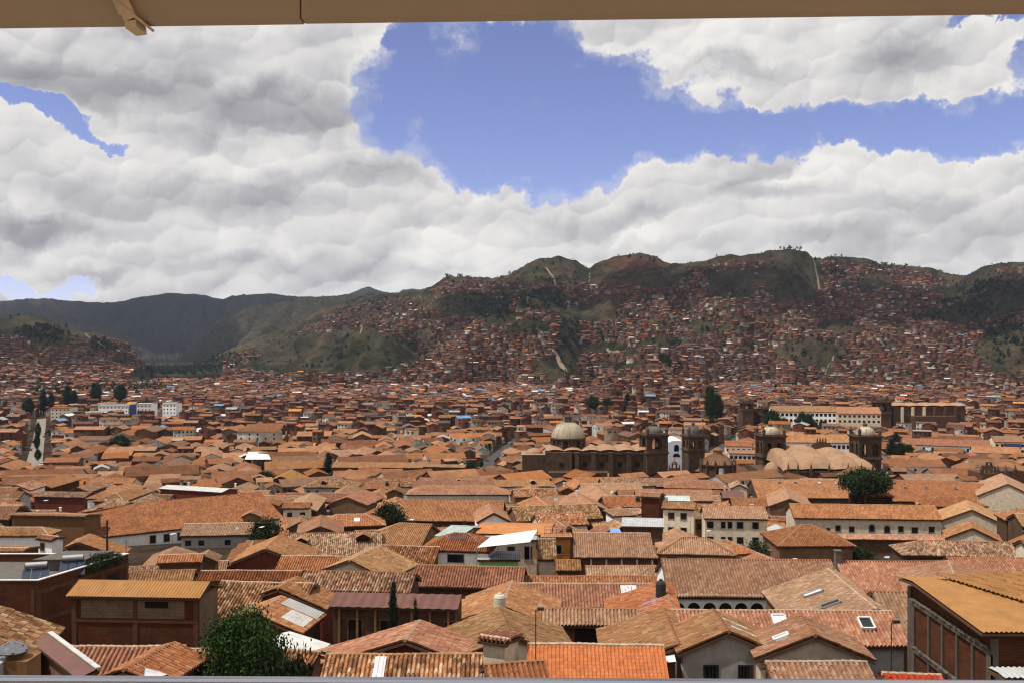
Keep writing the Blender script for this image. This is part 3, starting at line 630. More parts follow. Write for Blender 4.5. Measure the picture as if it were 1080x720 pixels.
def solar_heater(x, y, label):
    p = on(flat_root, x, y, H-.86); r = empty('solar_water_heater', p, .35, label, 'solar heater', 'solar heaters on the brick terrace')
    b = MB(); b.tube((-.95, 0, 1.55), (.95, 0, 1.55), .3, None, 18); b.build('water_cylinder', [GALV], r, smooth=False)
    b = MB(); b.tube((-1.0, 0, 1.55), (-.95, 0, 1.55), .28, .31, 18); b.tube((.95, 0, 1.55), (1.0, 0, 1.55), .31, .28, 18); b.build('end_cap', [IRON], r)
    b = MB()
    for i in range(3):
        xa = -1.15+i*.8; b.face([(xa, -1.9, .25), (xa+.72, -1.9, .25), (xa+.72, -.1, 1.25), (xa, -.1, 1.25)]); b.face([(xa, -1.88, .2), (xa, -.08, 1.2), (xa+.72, -.08, 1.2), (xa+.72, -1.88, .2)])
    b.build('collector_panel', [PANEL], r)
    b = MB()
    for x_ in (-.8, .8): b.tube((x_, .1, 0), (x_, .1, 1.3), .03, None, 6); b.tube((x_, -1.8, 0), (x_, .1, 1.3), .03, None, 6)
    b.build('stand', [IRON], r)
_t = flat_root; bpy.context.view_layer.update()
solar_heater(3.2, 2.6, 'solar water heater with silver cylinder, the one nearer the white coping corner')
solar_heater(6.6, 1.6, 'solar water heater with silver cylinder, the one nearer the terrace plants')

# tall brick building at the right with the orange sheet roof
zt = wpt(1046, 664, 52)[2]; base = -33.0; H = zt-base; X0 = wpt(1046, 664, 52)[0]
root = empty('brick_building', (X0, 52, base), 0, 'tall brick building with concrete frame and orange corrugated roof at the right', 'building')
Lx, Ly = 14, 10.3
b = MB(); b.face([(0,0,0),(0,0,H-.25),(0,Ly,H-.25),(0,Ly,0)], 0, [(0,0),(0,H),(Ly,H),(Ly,0)]); b.face([(0,0,0),(Lx,0,0),(Lx,0,H-.25),(0,0,H-.25)], 0, [(0,0),(Lx,0),(Lx,H),(0,H)])
b.face([(Lx,0,0),(Lx,Ly,0),(Lx,Ly,H-.25),(Lx,0,H-.25)], 0, [(0,0),(Ly,0),(Ly,H),(0,H)]); b.face([(Lx,Ly,0),(0,Ly,0),(0,Ly,H-.25),(Lx,Ly,H-.25)], 0, [(0,0),(Lx,0),(Lx,H),(0,H)])
b.build('wall', [WM['brick']], root)
b = MB()
for y in (-.12, 1.9, 3.8, 5.7, 7.6, Ly-.5): b.box(-.12, -.003, y, y+(.22 if .5 < y < 9 else .5), 0, H-1.25)
for z in (H-1.3, H-4.2): b.box(-.16, -.121, -.1, Ly, z, z+.35)
b.box(-.12, .25, Ly+.003, Ly+.5, 0, H-.3); b.box(-.1, .3, -.12, -.004, 0, H-.4); b.box(4.6, 4.9, -.1, -.004, 0, H-.4)
b.box(-.1, Lx, -.14, -.121, H-3.0, H-2.7); b.build('concrete_frame', [plain('old_concrete', (.082,.066,.052), var=.35)], root)
rb = random.Random(4)
for z in (H-.97, H-3.87):
    b = MB(); ys = np.linspace(0, Ly-.4, 60); pr = [(-.2-.16*rb.random()**2, z+.06+.16*rb.random()**2) for _ in ys]
    for i in range(59):
        (xa, za), (xb, zb) = pr[i], pr[i+1]; y0, y1 = ys[i], ys[i+1]
        b.face([(xa, y0, z-.02), (xa, y0, za), (xb, y1, zb), (xb, y1, z-.02)]); b.face([(xa, y0, za), (-.163, y0, z+.1), (-.163, y1, z+.1), (xb, y1, zb)]); b.face([(xa, y0, z-.02), (xb, y1, z-.02), (-.163, y1, z-.02), (-.163, y0, z-.02)])
    b.build('mortar_ledge', [WM['concrete']], root)
b = MB(); rc = H-.1
yr = 8.6
for (ya_, za_, yb_, zb_) in ((-.35, H-.05, yr, H+.42), (yr, H+.42, Ly+.5, H+.2)):
    ev = np.array([0, yb_-ya_, zb_-za_]); V = np.linalg.norm(ev); ev /= V; eu = np.array([1., 0, 0]); en = np.cross(eu, ev)
    slope(b, np.array([-.7, ya_, za_]), eu, ev, en, Lx+1, V, 0, Lx+1, .26, False, 6, .035, 0, nosag, 1.8)
    slab(b, np.array([-.7, ya_, za_]), eu, ev, en, Lx+1, V, 0, Lx+1, 1, .12, .06)
eu = np.array([.454, -.891, -.0468]); eu /= np.linalg.norm(eu); ev = np.array([.891, .454, .0238]); ev /= np.linalg.norm(ev)
slope(b, np.array([1.1, 9.7, H-.05+.0525*10.05+.1]), eu, ev, np.cross(eu, ev), 14, 7, 3, 14, .3, True, 6, .045, 0, nosag, .9, .05)
b.build('roof', [MM['m_orange'], WM['soffit']], root)
h = Fh(930, 1047, 711, 713.5, 735, 58, wb=1.0, **hk('bright red tile roof at the bottom with a pale mortar edge', 'bright red roof at the bottom', 'adobe', 'redtile'))
h = Fh(1052, 1100, 709.5, 709.5, 713, 50.5, wb=1.2, pitch=5, cap=False, **hk('grey blue flat metal roof at the foot of the brick building', 'grey blue metal roof', 'grey', 'm_grey'))
# ------------------------------------------------------------------ churches and other landmarks
KEEP = []      # extra footprints: (list of corners)
def arch_wall(mb, p0, p1, z0, h, n, frac, th=.8, mat=0, spring=.55):
    "wall from p0 to p1 with n open arches"
    p0 = np.array(p0, float); p1 = np.array(p1, float); L = np.linalg.norm(p1-p0); e = (p1-p0)/L; nn = np.array([e[1], -e[0]])*th
    def pt(s, z, k): q = p0+e*s+(nn*0 if k == 0 else -nn); return (q[0], q[1], z)
    bay = L/n; w = bay*frac/2
    for i in range(n):
        c = bay*(i+.5); zs = z0+h*spring
        ts = np.linspace(0, math.pi, 9)
        for t0, t1 in zip(ts[:-1], ts[1:]):
            a, b = (c+w*math.cos(t0), zs+w*math.sin(t0)), (c+w*math.cos(t1), zs+w*math.sin(t1))
            mb.face([pt(b[0], b[1], 0), pt(a[0], a[1], 0), pt(a[0], z0+h, 0), pt(b[0], z0+h, 0)], mat); mb.face([pt(b[0], b[1], 1), pt(a[0], a[1], 1), pt(a[0], z0+h, 1), pt(b[0], z0+h, 1)][::-1], mat)
            mb.face([pt(b[0], b[1], 0), pt(a[0], a[1], 0), pt(a[0], a[1], 1), pt(b[0], b[1], 1)][::-1], mat)
        for s0, s1 in ((bay*i, c-w), (c+w, bay*(i+1))):
            for k, f in ((0, 1), (1, -1)): mb.face([pt(s0, z0, k), pt(s1, z0, k), pt(s1, z0+h, k), pt(s0, z0+h, k)][::f], mat)
        for s in (c-w, c+w): mb.face([pt(s, z0, 0), pt(s, z0, 1), pt(s, zs, 1), pt(s, zs, 0)], mat)
def dome_prof(r, h, z, n=8): return [(r*math.cos(a), z+h*math.sin(a)) for a in np.linspace(0, math.pi/2, n)]
def bell_tower(parent, x, y, w, z0, zc, zb, ztop, nop, stone='stone', cup='domestone', rot=0.0):
    "shaft z0..zc, belfry zc..zb, cupola and pinnacles up to ztop"
    r = empty('bell_tower', (x, y, 0), rot); r.parent = parent
    h = w/2; b = MB(); b.box(-h, h, -h, h, z0, zc-1.2)
    for i in (-1, 1):
        for j in (-1, 1): b.box(min(i*h*.78, i*h*1.06), max(i*h*.78, i*h*1.06), min(j*h*.78, j*h*1.06), max(j*h*.78, j*h*1.06), z0, zc-1.2)
    b.box(-h*1.16, h*1.16, -h*1.16, h*1.16, zc-1.2, zc-.55); b.box(-h*1.08, h*1.08, -h*1.08, h*1.08, zc-.55, zc)
    b.lathe([(1.0, zc-6), (1.0, zc-6)][:1]+[(.9, zc-5)], 10) if False else None
    b.build('shaft', [WM[stone]], r)
    b = MB(); H = zb-zc-1.3
    cs = [(-h, -h), (h, -h), (h, h), (-h, h)]
    for i in range(4):
        p, q = np.array(cs[i]), np.array(cs[(i+1) % 4]); arch_wall(b, p, q, zc, H, nop, .5, h*.3)
    for i in (-1, 1):
        for j in (-1, 1): b.box(min(i*h*.86, i*h*1.07), max(i*h*.86, i*h*1.07), min(j*h*.86, j*h*1.07), max(j*h*.86, j*h*1.07), zc, zc+H)
    b.box(-h*1.14, h*1.14, -h*1.14, h*1.14, zc+H, zc+H+.55); b.box(-h*1.24, h*1.24, -h*1.24, h*1.24, zc+H+.55, zc+H+.95); b.box(-h*1.05, h*1.05, -h*1.05, h*1.05, zc+H+.95, zb)
    b.build('belfry', [WM[stone]], r)
    b = MB(); hd = (ztop-zb)*.62
    b.lathe([(h*.82, zb), (h*.82, zb+hd*.25)]+dome_prof(h*.78, hd*.75, zb+hd*.25, 7), 20)
    for i in range(10):
        a = 2*math.pi*i/10
        for k in range(5):
            t0, t1 = math.pi/2*k/5, math.pi/2*(k+1)/5
            f = lambda t: np.array([h*.81*math.cos(t)*math.cos(a), h*.81*math.cos(t)*math.sin(a), zb+hd*.25+hd*.77*math.sin(t)])
            b.tube(f(t0), f(t1), .13, None, 5, 0, False)
    o = b.build('cupola', [WM[cup]], r)
    b = MB(); b.lathe([(h*.2, zb+hd*.97), (h*.2, zb+hd*1.2), (h*.26, zb+hd*1.22), (h*.1, zb+hd*1.42), (.06, ztop)], 10); b.build('finial', [WM[stone]], o)
    for i in (-1, 1):
        for j in (-1, 1):
            b = MB(); b.lathe([(h*.16, zb), (h*.16, zb+hd*.5), (h*.2, zb+hd*.52), (.03, zb+hd*1.0)], 8, i*h*.95, j*h*.95); b.build('pinnacle', [WM[stone]], r)
    b = MB()
    for (px_, py_) in ((-h*.3, 0), (h*.3, 0)): b.lathe([(.75, zc+H*.25), (.6, zc+H*.3), (.4, zc+H*.55), (.12, zc+H*.62)], 10, px_, py_)
    b.build('bell', [WM['domestone']], r)
    return r
def zat(y, d): return (360-y)/FPX*d
def xat(px, d): return (px-540)/FPX*d

# --- domed stone church
d = 400.; gzc = gz(20, 400)-1
ch = empty('stone_church', (xat(615, d), d, 0), 0, 'brown stone church with a pale dome and two bell towers', 'church')
cx = xat(615, d); X = lambda px: xat(px, d)-cx
zt = zat(475.5, d)
b = MB(); b.box(X(577), X(690), 0, 19, gzc, zt); b.box(X(575), X(581), -1.2, -.01, gzc, zt+.4); b.box(X(551), X(577)-.01, 1.5, 17, gzc, zt-1.6); b.box(X(576), X(603), -2.4, -.02, gzc, zt-.2)
b.box(X(577), X(690), -.5, -.03, zt-1.2, zt-.5); b.build('nave_wall', [WM['stone']], ch)
for px in (608, 626, 644, 663, 681):
    b = MB(); b.box(X(px)-.8, X(px)+.8, -2.2, -.04, gzc, zt-.6); b.box(X(px)-1.0, X(px)+1.0, -2.3, -.04, zt-.6, zt-.2); b.build('buttress', [WM['stone']], ch)
for px in (592, 617, 635, 654, 672):
    b = MB(); P = [(X(px)+1.1*math.cos(t), -2.46 if px == 592 else -.045, zt-5.2+1.1*math.sin(t)) for t in np.linspace(0, 2*math.pi, 16, endpoint=False)]; b.face(P); b.build('round_window', [VOID], ch)
b = MB(); N = 150; M = 24; us = np.linspace(X(576), X(690), N); vs_ = np.linspace(-.4, 19.4, M)
UU, VV = np.meshgrid(us, vs_)
fr = (UU-X(576))/((X(690)-X(576))/6.0)
ZZ = zt+.1+1.7*np.abs(np.sin(np.pi*fr))**.7*(.35+.65*np.sin(np.pi*np.clip((VV+.4)/19.8, 0, 1))**.6)
idx = np.arange(N*M).reshape(M, N); q = np.stack([idx[:-1, :-1], idx[:-1, 1:], idx[1:, 1:], idx[1:, :-1]], -1).reshape(-1, 4)
b.grid(np.stack([UU, VV, ZZ], -1).reshape(-1, 3), q, np.zeros((len(q), 4, 2))); b.build('vaulted_roof', [WM['palestone']], ch, smooth=True)
b = MB(); b.lathe([(3.6, zt-1.5), (3.2, zt-.6), (2, zt+.2), (0, zt+.6)], 16, X(564), 8); b.face([(X(550), 1.4, zt-1.58), (X(577), 1.4, zt-1.58), (X(577), 17.1, zt-1.58), (X(550), 17.1, zt-1.58)]); b.build('apse_roof', [WM['palestone']], ch)
dx = X(600.5); dr = 17*d/FPX+.4; zd0 = zat(474, d); zd1 = zat(463, d)
b = MB(); b.lathe([(dr*.97, zd0-2), (dr*.97, zd1-.6), (dr*1.08, zd1-.5), (dr*1.08, zd1), (dr*.95, zd1+.05)], 32, dx, 9.5)
for i in range(16):
    a = 2*math.pi*i/16; b.lathe([(.5, zd0-2), (.5, zd1-.6)], 8, dx+dr*.98*math.cos(a), 9.5+dr*.98*math.sin(a))
o = b.build('drum', [WM['stone']], ch)
for i in range(8):
    a = 2*math.pi*(i+.5)/8+.2; M_ = Matrix.Translation((dx+dr*.985*math.cos(a), 9.5+dr*.985*math.sin(a), (zd0+zd1)/2-1.6)) @ Matrix.Rotation(a+math.pi/2, 4, 'Z')
    w = MB(); w.box(-.75, .75, -.08, .08, 0, 2.6); q = w.build('window', [VOID], o); q.matrix_basis = M_
b = MB(); hd = zat(446.5, d)-zd1; b.lathe(dome_prof(dr*.98, hd, zd1, 12), 40, dx, 9.5); dome = b.build('dome', [WM['domestone']], ch, smooth=True)
b = MB()
for i in range(16):
    a = 2*math.pi*i/16
    f = lambda t: np.array([dx+dr*.985*math.cos(t)*math.cos(a), 9.5+dr*.985*math.cos(t)*math.sin(a), zd1+hd*1.005*math.sin(t)])
    for k in range(8): b.tube(f(math.pi/2*k/8), f(math.pi/2*(k+1)/8), .16, None, 5, 0, False)
b.build('dome_rib', [WM['domestone']], dome)
zl = zd1+hd; b = MB()
b.lathe([(1.7, zl-.3), (1.7, zl+.2), (1.5, zl+.25)], 12, dx, 9.5)
for i in range(8): a = 2*math.pi*i/8; b.lathe([(.24, zl), (.24, zl+1.9)], 6, dx+1.25*math.cos(a), 9.5+1.25*math.sin(a))
b.lathe([(1.6, zl+1.9), (1.6, zl+2.2), (1.2, zl+2.5), (.5, zl+3.0), (.05, zl+3.9)], 12, dx, 9.5); b.build('lantern', [WM['stone']], dome)
bell_tower(ch, X(690), 2.0, 8.4, gzc, zat(474, 402), zat(456, 402), zat(444, 402), 1, cup='concrete', rot=.22)
bell_tower(ch, xat(732, 428)-cx, 30, 7.0, gzc, zat(472, 428), zat(458, 428), zat(443, 428), 2, cup='concrete', rot=.22)
b = MB(); b.box(X(578), X(640), -9, -2.5, gzc, zat(497, 394)); b.build('side_chapel_wall', [WM['stone']], ch)
KEEP.append([(xat(548, d), 388), (xat(700, d), 388), (xat(742, 428), 424), (xat(742, 428), 436), (xat(600, d), 424), (xat(548, d), 420)])

# --- white church front behind the first tower
d = 446.; wf = empty('white_church_front', (xat(713.5, d), d, 0), 0, 'white round topped church front with one arched window between the two dark towers', 'church')
w = 21*d/FPX/2; z0 = gz(75, d)-1; ze = zat(469, d); zt = zat(464, d)
P = [(-w, 0, z0), (w, 0, z0), (w, 0, ze)]+[(w*math.cos(a), 0, ze+(zt-ze)*math.sin(a)) for a in np.linspace(.2, math.pi-.2, 12)]+[(-w, 0, ze)]
b = MB(); b.face(P); Q = [(x, 22., z) for x, y, z in P]; b.face(Q[::-1])
for i in range(len(P)): j = (i+1) % len(P); b.face([P[j], P[i], Q[i], Q[j]]) if i != 0 else None
b.build('front_wall', [WM['bluegrey']], wf)
b = MB(); zz = zat(475.5, d); b.face([(-1.1, -.03, zz), (1.1, -.03, zz)]+[(1.1*math.cos(a), -.03, zz+1.9+1.1*math.sin(a)) for a in np.linspace(0, math.pi, 9)]); b.build('arched_window', [GLASS], wf)
b = MB(); zz = zat(481.5, d); b.face([(-1.6, -.03, zz), (1.6, -.03, zz)]+[(1.6*math.cos(a), -.03, zz+.4+1.3*math.sin(a)) for a in np.linspace(0, math.pi, 9)]); b.build('door', [VOID], wf)
KEEP.append([(xat(700, d), 442), (xat(728, d), 442), (xat(728, d), 470), (xat(700, d), 470)])

# --- round chapel with conical ribbed roof
d = 392.; rc_ = empty('round_chapel', (xat(757, d), d, 0), 0, 'round chapel with conical ribbed roof and small lantern, white door in its dark wall', 'chapel')
r = 17.5*d/FPX; z0 = gz(82, d)-1; ze = zat(488, d); zt = zat(478.5, d)
b = MB(); b.lathe([(r, z0), (r, ze-.5), (r*1.12, ze-.4), (r*1.12, ze), (0, ze+.01)], 16); b.build('wall', [WM['dark']], rc_)
for i in range(12):
    a = 2*math.pi*i/12+.2; b = MB(); b.lathe([(.55, z0), (.55, ze+.2), (.6, ze+.3), (.25, ze+1.5), (.02, ze+2.0)], 7, r*1.02*math.cos(a), r*1.02*math.sin(a)); b.build('pier', [WM['stone']], rc_)
b = MB(); b.lathe([(r*1.05, ze+.02), (r*.7, ze+(zt-ze)*.55), (r*.28, zt)], 24)
for i in range(24):
    a = 2*math.pi*(i+.5)/24; b.tube((r*1.05*math.cos(a), r*1.05*math.sin(a), ze+.1), (r*.7*math.cos(a), r*.7*math.sin(a), ze+(zt-ze)*.55+.08), .16, None, 5); b.tube((r*.7*math.cos(a), r*.7*math.sin(a), ze+(zt-ze)*.55+.08), (r*.28*math.cos(a), r*.28*math.sin(a), zt+.05), .14, None, 5)
ro = b.build('conical_roof', [WM['adobe']], rc_)
b = MB(); b.lathe([(r*.3, zt-.2), (r*.27, zt+1.6), (r*.34, zt+1.7), (r*.2, zt+2.4), (0, zt+3.0)], 12); b.build('lantern', [WM['ochre']], ro)
b = MB(); b.box(-.9, .9, -r-.14, -r-.02, ze-4.3, ze-1.2); b.build('door', [WM['white']], rc_)
KEEP.append([(xat(738, d), d-9), (xat(777, d), d-9), (xat(777, d), d+9), (xat(738, d), d+9)])

# --- bell gable in front of the tower
d = 384.; bg_ = empty('bell_gable', (xat(711.5, d), d, 0), 0, 'small dark bell gable with two arches at the foot of the left tower', 'bell gable')
z0 = gz(62, d); z1 = zat(503, d); b = MB(); arch_wall(b, (-2.2, 0), (2.2, 0), z1, 3.6, 2, .55, .9); arch_wall(b, (-1.1, 0), (1.1, 0), z1+3.6, 1.7, 1, .5, .9); b.box(-2.4, 2.4, 0, .9, z0, z1-.002)
b.lathe([(1.3, z1+5.3), (.9, z1+5.9), (.15, z1+6.3), (.04, z1+7.3)], 8, 0, .45)
for x in (-2, 2): b.lathe([(.3, z1+3.6), (.3, z1+4.3), (.03, z1+5.2)], 6, x, .45)
b.build('arched_wall', [WM['stone']], bg_)

# --- twin towered church with pale vaults
d = 398.; ca = empty('vaulted_church', (xat(868, d), d, 0), 0, 'church with pale cushion vaults between two square bell towers', 'church')
cx = xat(868, d); X = lambda px: xat(px, d)-cx; z0 = gz(120, d)-1; zr = zat(497, d)
b = MB(); b.box(X(826), X(925), 0, 34, z0, zr); b.box(X(808), X(825), -1, 30, z0, zr-.8)
b.box(X(826), X(925), -.4, -.01, zr-.5, zr+.35); b.build('nave_wall', [WM['stone']], ca)
N, M = 130, 70; us = np.linspace(X(826), X(924), N); vs_ = np.linspace(.2, 34, M); UU, VV = np.meshgrid(us, vs_)
pxs = (UU+cx)/d*FPX+540
hh = np.zeros_like(UU)
for (c, wd_, k) in ((836, 16, 7.0), (863, 23, 8.4), (893, 20, 7.4), (915, 13, 5.2)):
    s_ = np.clip(1-((pxs-c)/wd_)**2, 0, 1)**.55
    s_ = s_*np.clip((pxs-825.5)/5, 0, 1)**.5
    hh = np.maximum(hh, k*s_*(.72+.28*np.abs(np.sin(np.pi*VV/17+.6)))*np.clip(VV/13+.02, 0, 1)**.55)
ZZ = zr+.1+hh
idx = np.arange(N*M).reshape(M, N); q = np.stack([idx[:-1, :-1], idx[:-1, 1:], idx[1:, 1:], idx[1:, :-1]], -1).reshape(-1, 4)
b = MB(); b.grid(np.stack([UU, VV, ZZ], -1).reshape(-1, 3), q, np.zeros((len(q), 4, 2))); b.build('vaulted_roof', [WM['palestone']], ca, smooth=True)
b = MB(); b.lathe(dome_prof(3.0, 4.2, zr-.8, 7), 18, X(816.5), 4, sy=1.3); b.build('side_vault', [WM['palestone']], ca, smooth=True)
for px in (831, 841, 855, 874, 894, 908, 920):
    b = MB(); b.box(X(px)-.6, X(px)+.6, -1.0, -.42, zr-1.5, zr+1.0); b.lathe([(.6, zr+1.0), (.5, zr+1.4), (.1, zr+3.4), (.02, zr+3.9)], 8, X(px), -.7); b.build('pinnacle', [WM['stone']], ca)
dt = 430.
bell_tower(ca, xat(812.5, dt)-cx, dt-d, 9.4, z0, zat(478, dt), zat(457, dt), zat(444.5, dt), 2, rot=.08)
bell_tower(ca, xat(912.5, dt)-cx, dt-d, 9.4, z0, zat(480, dt), zat(457.5, dt), zat(444, dt), 2, rot=.08)
w = 17*dt/FPX; zz = zat(475, dt); b = MB(); P = [(-w, 0, z0), (w, 0, z0), (w, 0, zz)]+[(w*.75*math.cos(a), 0, zz+.4+3.6*math.sin(a)) for a in np.linspace(0.15, math.pi-.15, 10)]+[(-w, 0, zz)]
Q = [(x, 1.6, z) for x, y, z in P]; b.face(P); b.face(Q[::-1])
for i in range(len(P)): j = (i+1) % len(P); b.face([P[j], P[i], Q[i], Q[j]])
for x in (-1.8, -.6, .6, 1.8): b.lathe([(.4, zz+3.4), (.35, zz+4.6), (.03, zz+5.8)], 7, x, .8)
b.build('facade_gable', [WM['stone']], ca, (xat(867, dt)-cx, dt-d, 0))
KEEP.append([(xat(800, d), 388), (xat(930, d), 388), (xat(928, dt), 442), (xat(796, dt), 442)])

# --- long brick church on the left of the domed one
lc = Fh(352, 452, 487, 487.5, 493, 424, wall='dark', roof='rose', label='long dark brick church with a straight pale roof and three arched niches', short='long dark brick church', lod=1, name='long_church', cat='church', pitch=20)
for p in (413, 425.5, 438): lc.window('f', (p-404)*418/FPX, lc.za-6.2, 2.2, 4.2, name='arched_niche', frame=WM['stone'], arch=True, pane=VOID)
lf = Fh(448, 492, 489, 490, 492.5, 415, wb=8, pitch=14, wall='dark', roof='tan', label='dark brick church end with two roof humps and rounded corner', short='dark church end', lod=1, name='church_end', cat='church')
# --- far dark churches
d = 800.; fc = empty('stone_church', (xat(980, d), d, 0), 0, 'far dark stone church with pale buttresses and one square tower on its left', 'church')
cx = xat(980, d); X = lambda px: xat(px, d)-cx; z0 = gz(330, d)-1; zr = zat(428, d)
b = MB(); b.box(X(942), X(1018), 0, 26, z0, zr); b.box(X(960), X(1004), -9, -.02, z0, zr-7.5); b.build('nave_wall', [WM['dark']], fc)
b = MB(); us = np.linspace(X(941), X(1019), 100); vs_ = np.linspace(-.8, 26.5, 12); UU, VV = np.meshgrid(us, vs_); ZZ = zr+.1+2.2*np.abs(np.sin(np.pi*(UU-us[0])/13.2))**.6*(.3+.7*np.sin(np.pi*np.clip((VV+.8)/27.3, 0, 1)))
idx = np.arange(1200).reshape(12, 100); q = np.stack([idx[:-1, :-1], idx[:-1, 1:], idx[1:, 1:], idx[1:, :-1]], -1).reshape(-1, 4); b.grid(np.stack([UU, VV, ZZ], -1).reshape(-1, 3), q, np.zeros((len(q), 4, 2))); b.build('vaulted_roof', [WM['palestone']], fc)
for i, px in enumerate((951, 962, 974, 985, 996, 1007)):
    b = MB(); b.box(X(px)-.8, X(px)+.8, -2.6, -.03, z0, zr-.6); b.build('buttress', [WM['beige' if i in (0, 1, 2) else 'dark']], fc)
bell_tower(fc, X(931.5), 4, 11, z0, zat(434, d), zat(423, d), zat(415.5, d), 1, 'dark', 'stone')
KEEP.append([(xat(920, d), 786), (xat(1022, d), 786), (xat(1022, d), 830), (xat(920, d), 830)])
d = 850.; fc = empty('stone_church', (xat(798, d), d, 0), 0, 'far dark church with two unequal square towers beside a tall dark tree', 'church')
cx = xat(798, d); X = lambda px: xat(px, d)-cx; z0 = gz(210, d)-1
b = MB(); b.box(X(787), X(812), 6, 30, z0, zat(431, d)); b.build('nave_wall', [WM['dark']], fc)
bell_tower(fc, X(788), 2, 9, z0, zat(431, d), zat(424, d), zat(416.5, d), 1, 'dark', 'stone'); bell_tower(fc, X(807), 2, 8, z0, zat(436, d), zat(430, d), zat(424, d), 1, 'dark', 'stone')
KEEP.append([(xat(780, d), 840), (xat(816, d), 840), (xat(816, d), 885), (xat(780, d), 885)])
# --- ornate dark church front on the right
d = 372.; oc = empty('stone_church', (xat(1052, d), d, 0), 0, 'dark ornate church front with bell gable and corner pinnacles at the right', 'church')
X = lambda px: xat(px, d)-xat(1052, d); z0 = gz(180, d)-1; zr = zat(499, d)
b = MB(); b.box(X(1036), X(1054), 0, 12, z0, zr); b.box(X(1055), X(1085), 3, 16, z0, zr+.6); b.build('front_wall', [WM['dark']], oc)
b = MB(); arch_wall(b, (X(1038), 1), (X(1052), 1), zr, 2.6, 3, .5, .8); arch_wall(b, (X(1042), 1), (X(1048), 1), zr+2.6, 1.5, 1, .5, .8); b.build('bell_gable', [WM['stone']], oc)
for px in (1036.5, 1053.5, 1062, 1072):
    b = MB(); b.box(X(px)-.5, X(px)+.5, .3, 1.3, zr, zr+1.5); b.lathe([(.55, zr+1.5), (.4, zr+2.0), (.03, zr+3.4)], 8, X(px), .8); b.build('pinnacle', [WM['stone']], oc)
KEEP.append([(xat(1034, d), d-2), (xat(1086, d), d-2), (xat(1086, d), d+18), (xat(1034, d), d+18)])

# --- white and cream blocks farther out
def block(*a, rows=2, n=10, w=1.4, hh=1.5, first=1.2, step=3.2, frame=None, arch=False, **k):
    h = Fh(*a, lod=2, name='long_building', cat='building', **k)
    for r in range(rows): wins(h, 'f', n, w, hh, first+r*step, sub=False, arch=arch and r == rows-1)
    return h
block(822, 903, 458, 458.5, 466.5, 500, wall='white', roof='tan', label='long white building with many dark windows behind the pale church vaults', n=17, hh=2.0, step=3.6, arch=True)
block(812, 880, 427.5, 428, 434, 800, wall='white', roof='tan', label='long white arcaded building with trees in front, left of the cream one', n=15, rows=2, w=2.2, hh=2.4, step=4.4, arch=True)
block(881, 927, 428.5, 429, 436, 790, wall='cream', roof='orange', label='cream building with orange roof left of the far dark church', n=9, w=1.8, hh=1.8, step=4)
block(951, 1044, 461.5, 464.5, 470, 575, wall='white', roof='tan', label='long white low building behind clipped trees at the right', n=10, rows=1, hh=2.0)
h = block(1045, 1078, 459.5, 460, 466, 560, wall='cream', roof='orange', label='cream building with a big blue gate at the right', n=6, rows=2, step=3)
b = MB(); b.box(-3.2, 5.6, h.ya-.2, h.ya-.13, h.za-3.4, h.za-.9); b.build('blue_gate', [plain('paint_blue', (.04, .06, .24), .5)], h.root)
block(764, 793, 464.5, 465, 470.5, 520, wall='white', roof='tan', label='white house with balcony left of the first square church tower', n=5, rows=1)
block(768, 802, 474, 474.5, 478, 470, wall='white', roof='orange', label='low white house row right of the round chapel', n=7, rows=1)
for (x0, x1, y, wl_, lb) in ((57, 78, 428.5, 'cream', 'pale apartment block with orange top, leftmost of the white slabs'), (81, 103, 433.5, 'white', 'low white slab, second from left in the row'), (107, 139, 426, 'white', 'broad white slab building, third in the row of slabs'), (147, 163, 424.5, 'white', 'white slab block with blue strip at its left'), (174, 189, 424, 'white', 'white slab block, rightmost of the row')):
    h = Fh(x0, x1, y, y, y+1.2, 930, wb=9, pitch=4, wall=wl_, roof='orange' if 'orange' in lb else 'm_grey', label=lb, lod=2, name='apartment_block', cat='apartment block', group='white slab blocks', cap=False)
    for r in range(3): wins(h, 'f', max(4, int((x1-x0)/4)), 1.2, 1.2, 1.3+r*3.3, sub=False)
    if 'blue strip' in lb: bb_ = MB(); bb_.box(h.xa-6, h.xa-.1, h.ya+.2, h.yb, 0, h.za-.4); bb_.build('blue_side_wing', [plain('paint_deep_blue', (.03, .05, .16), .6)], h.root)
for a_ in ((20, 52, 451, 451.5, 456, 'left'), (190, 232, 456, 456, 461, 'mid'),): pass
# ------------------------------------------------------------------ fill the town between the hand placed houses
GX0, GX1, GY0, GY1, CS = -260, 260, 44, 420, .5
occ = np.zeros((int((GY1-GY0)/CS), int((GX1-GX0)/CS)), bool)
def inpoly(px, py, poly):
    inside = np.zeros(px.shape, bool); n = len(poly)
    for i in range(n):
        x0, y0 = poly[i][:2]; x1, y1 = poly[(i+1) % n][:2]
        if y0 == y1: continue
        c = (y0 > py) != (y1 > py)
        inside ^= c & (px < (x1-x0)*(py-y0)/(y1-y0)+x0)
    return inside
def stamp(poly, grid, x0, y0, cs, grow=0.0):
    P = np.array([p[:2] for p in poly], float)
    if grow: c = P.mean(0); d_ = P-c; P = c+d_*(1+grow/np.maximum(np.linalg.norm(d_, axis=1, keepdims=True), .1))
    i0, j0 = np.floor((P.min(0)-[x0, y0])/cs).astype(int); i1, j1 = np.ceil((P.max(0)-[x0, y0])/cs).astype(int)
    i0, j0 = max(i0, 0), max(j0, 0); i1, j1 = min(i1, grid.shape[1]), min(j1, grid.shape[0])
    if i1 <= i0 or j1 <= j0: return
    xs, ys = np.meshgrid(x0+(np.arange(i0, i1)+.5)*cs, y0+(np.arange(j0, j1)+.5)*cs)
    grid[j0:j1, i0:i1] |= inpoly(xs, ys, [tuple(p) for p in P])
for h in HOUSES: stamp(h.corners, occ, GX0, GY0, CS, .2)
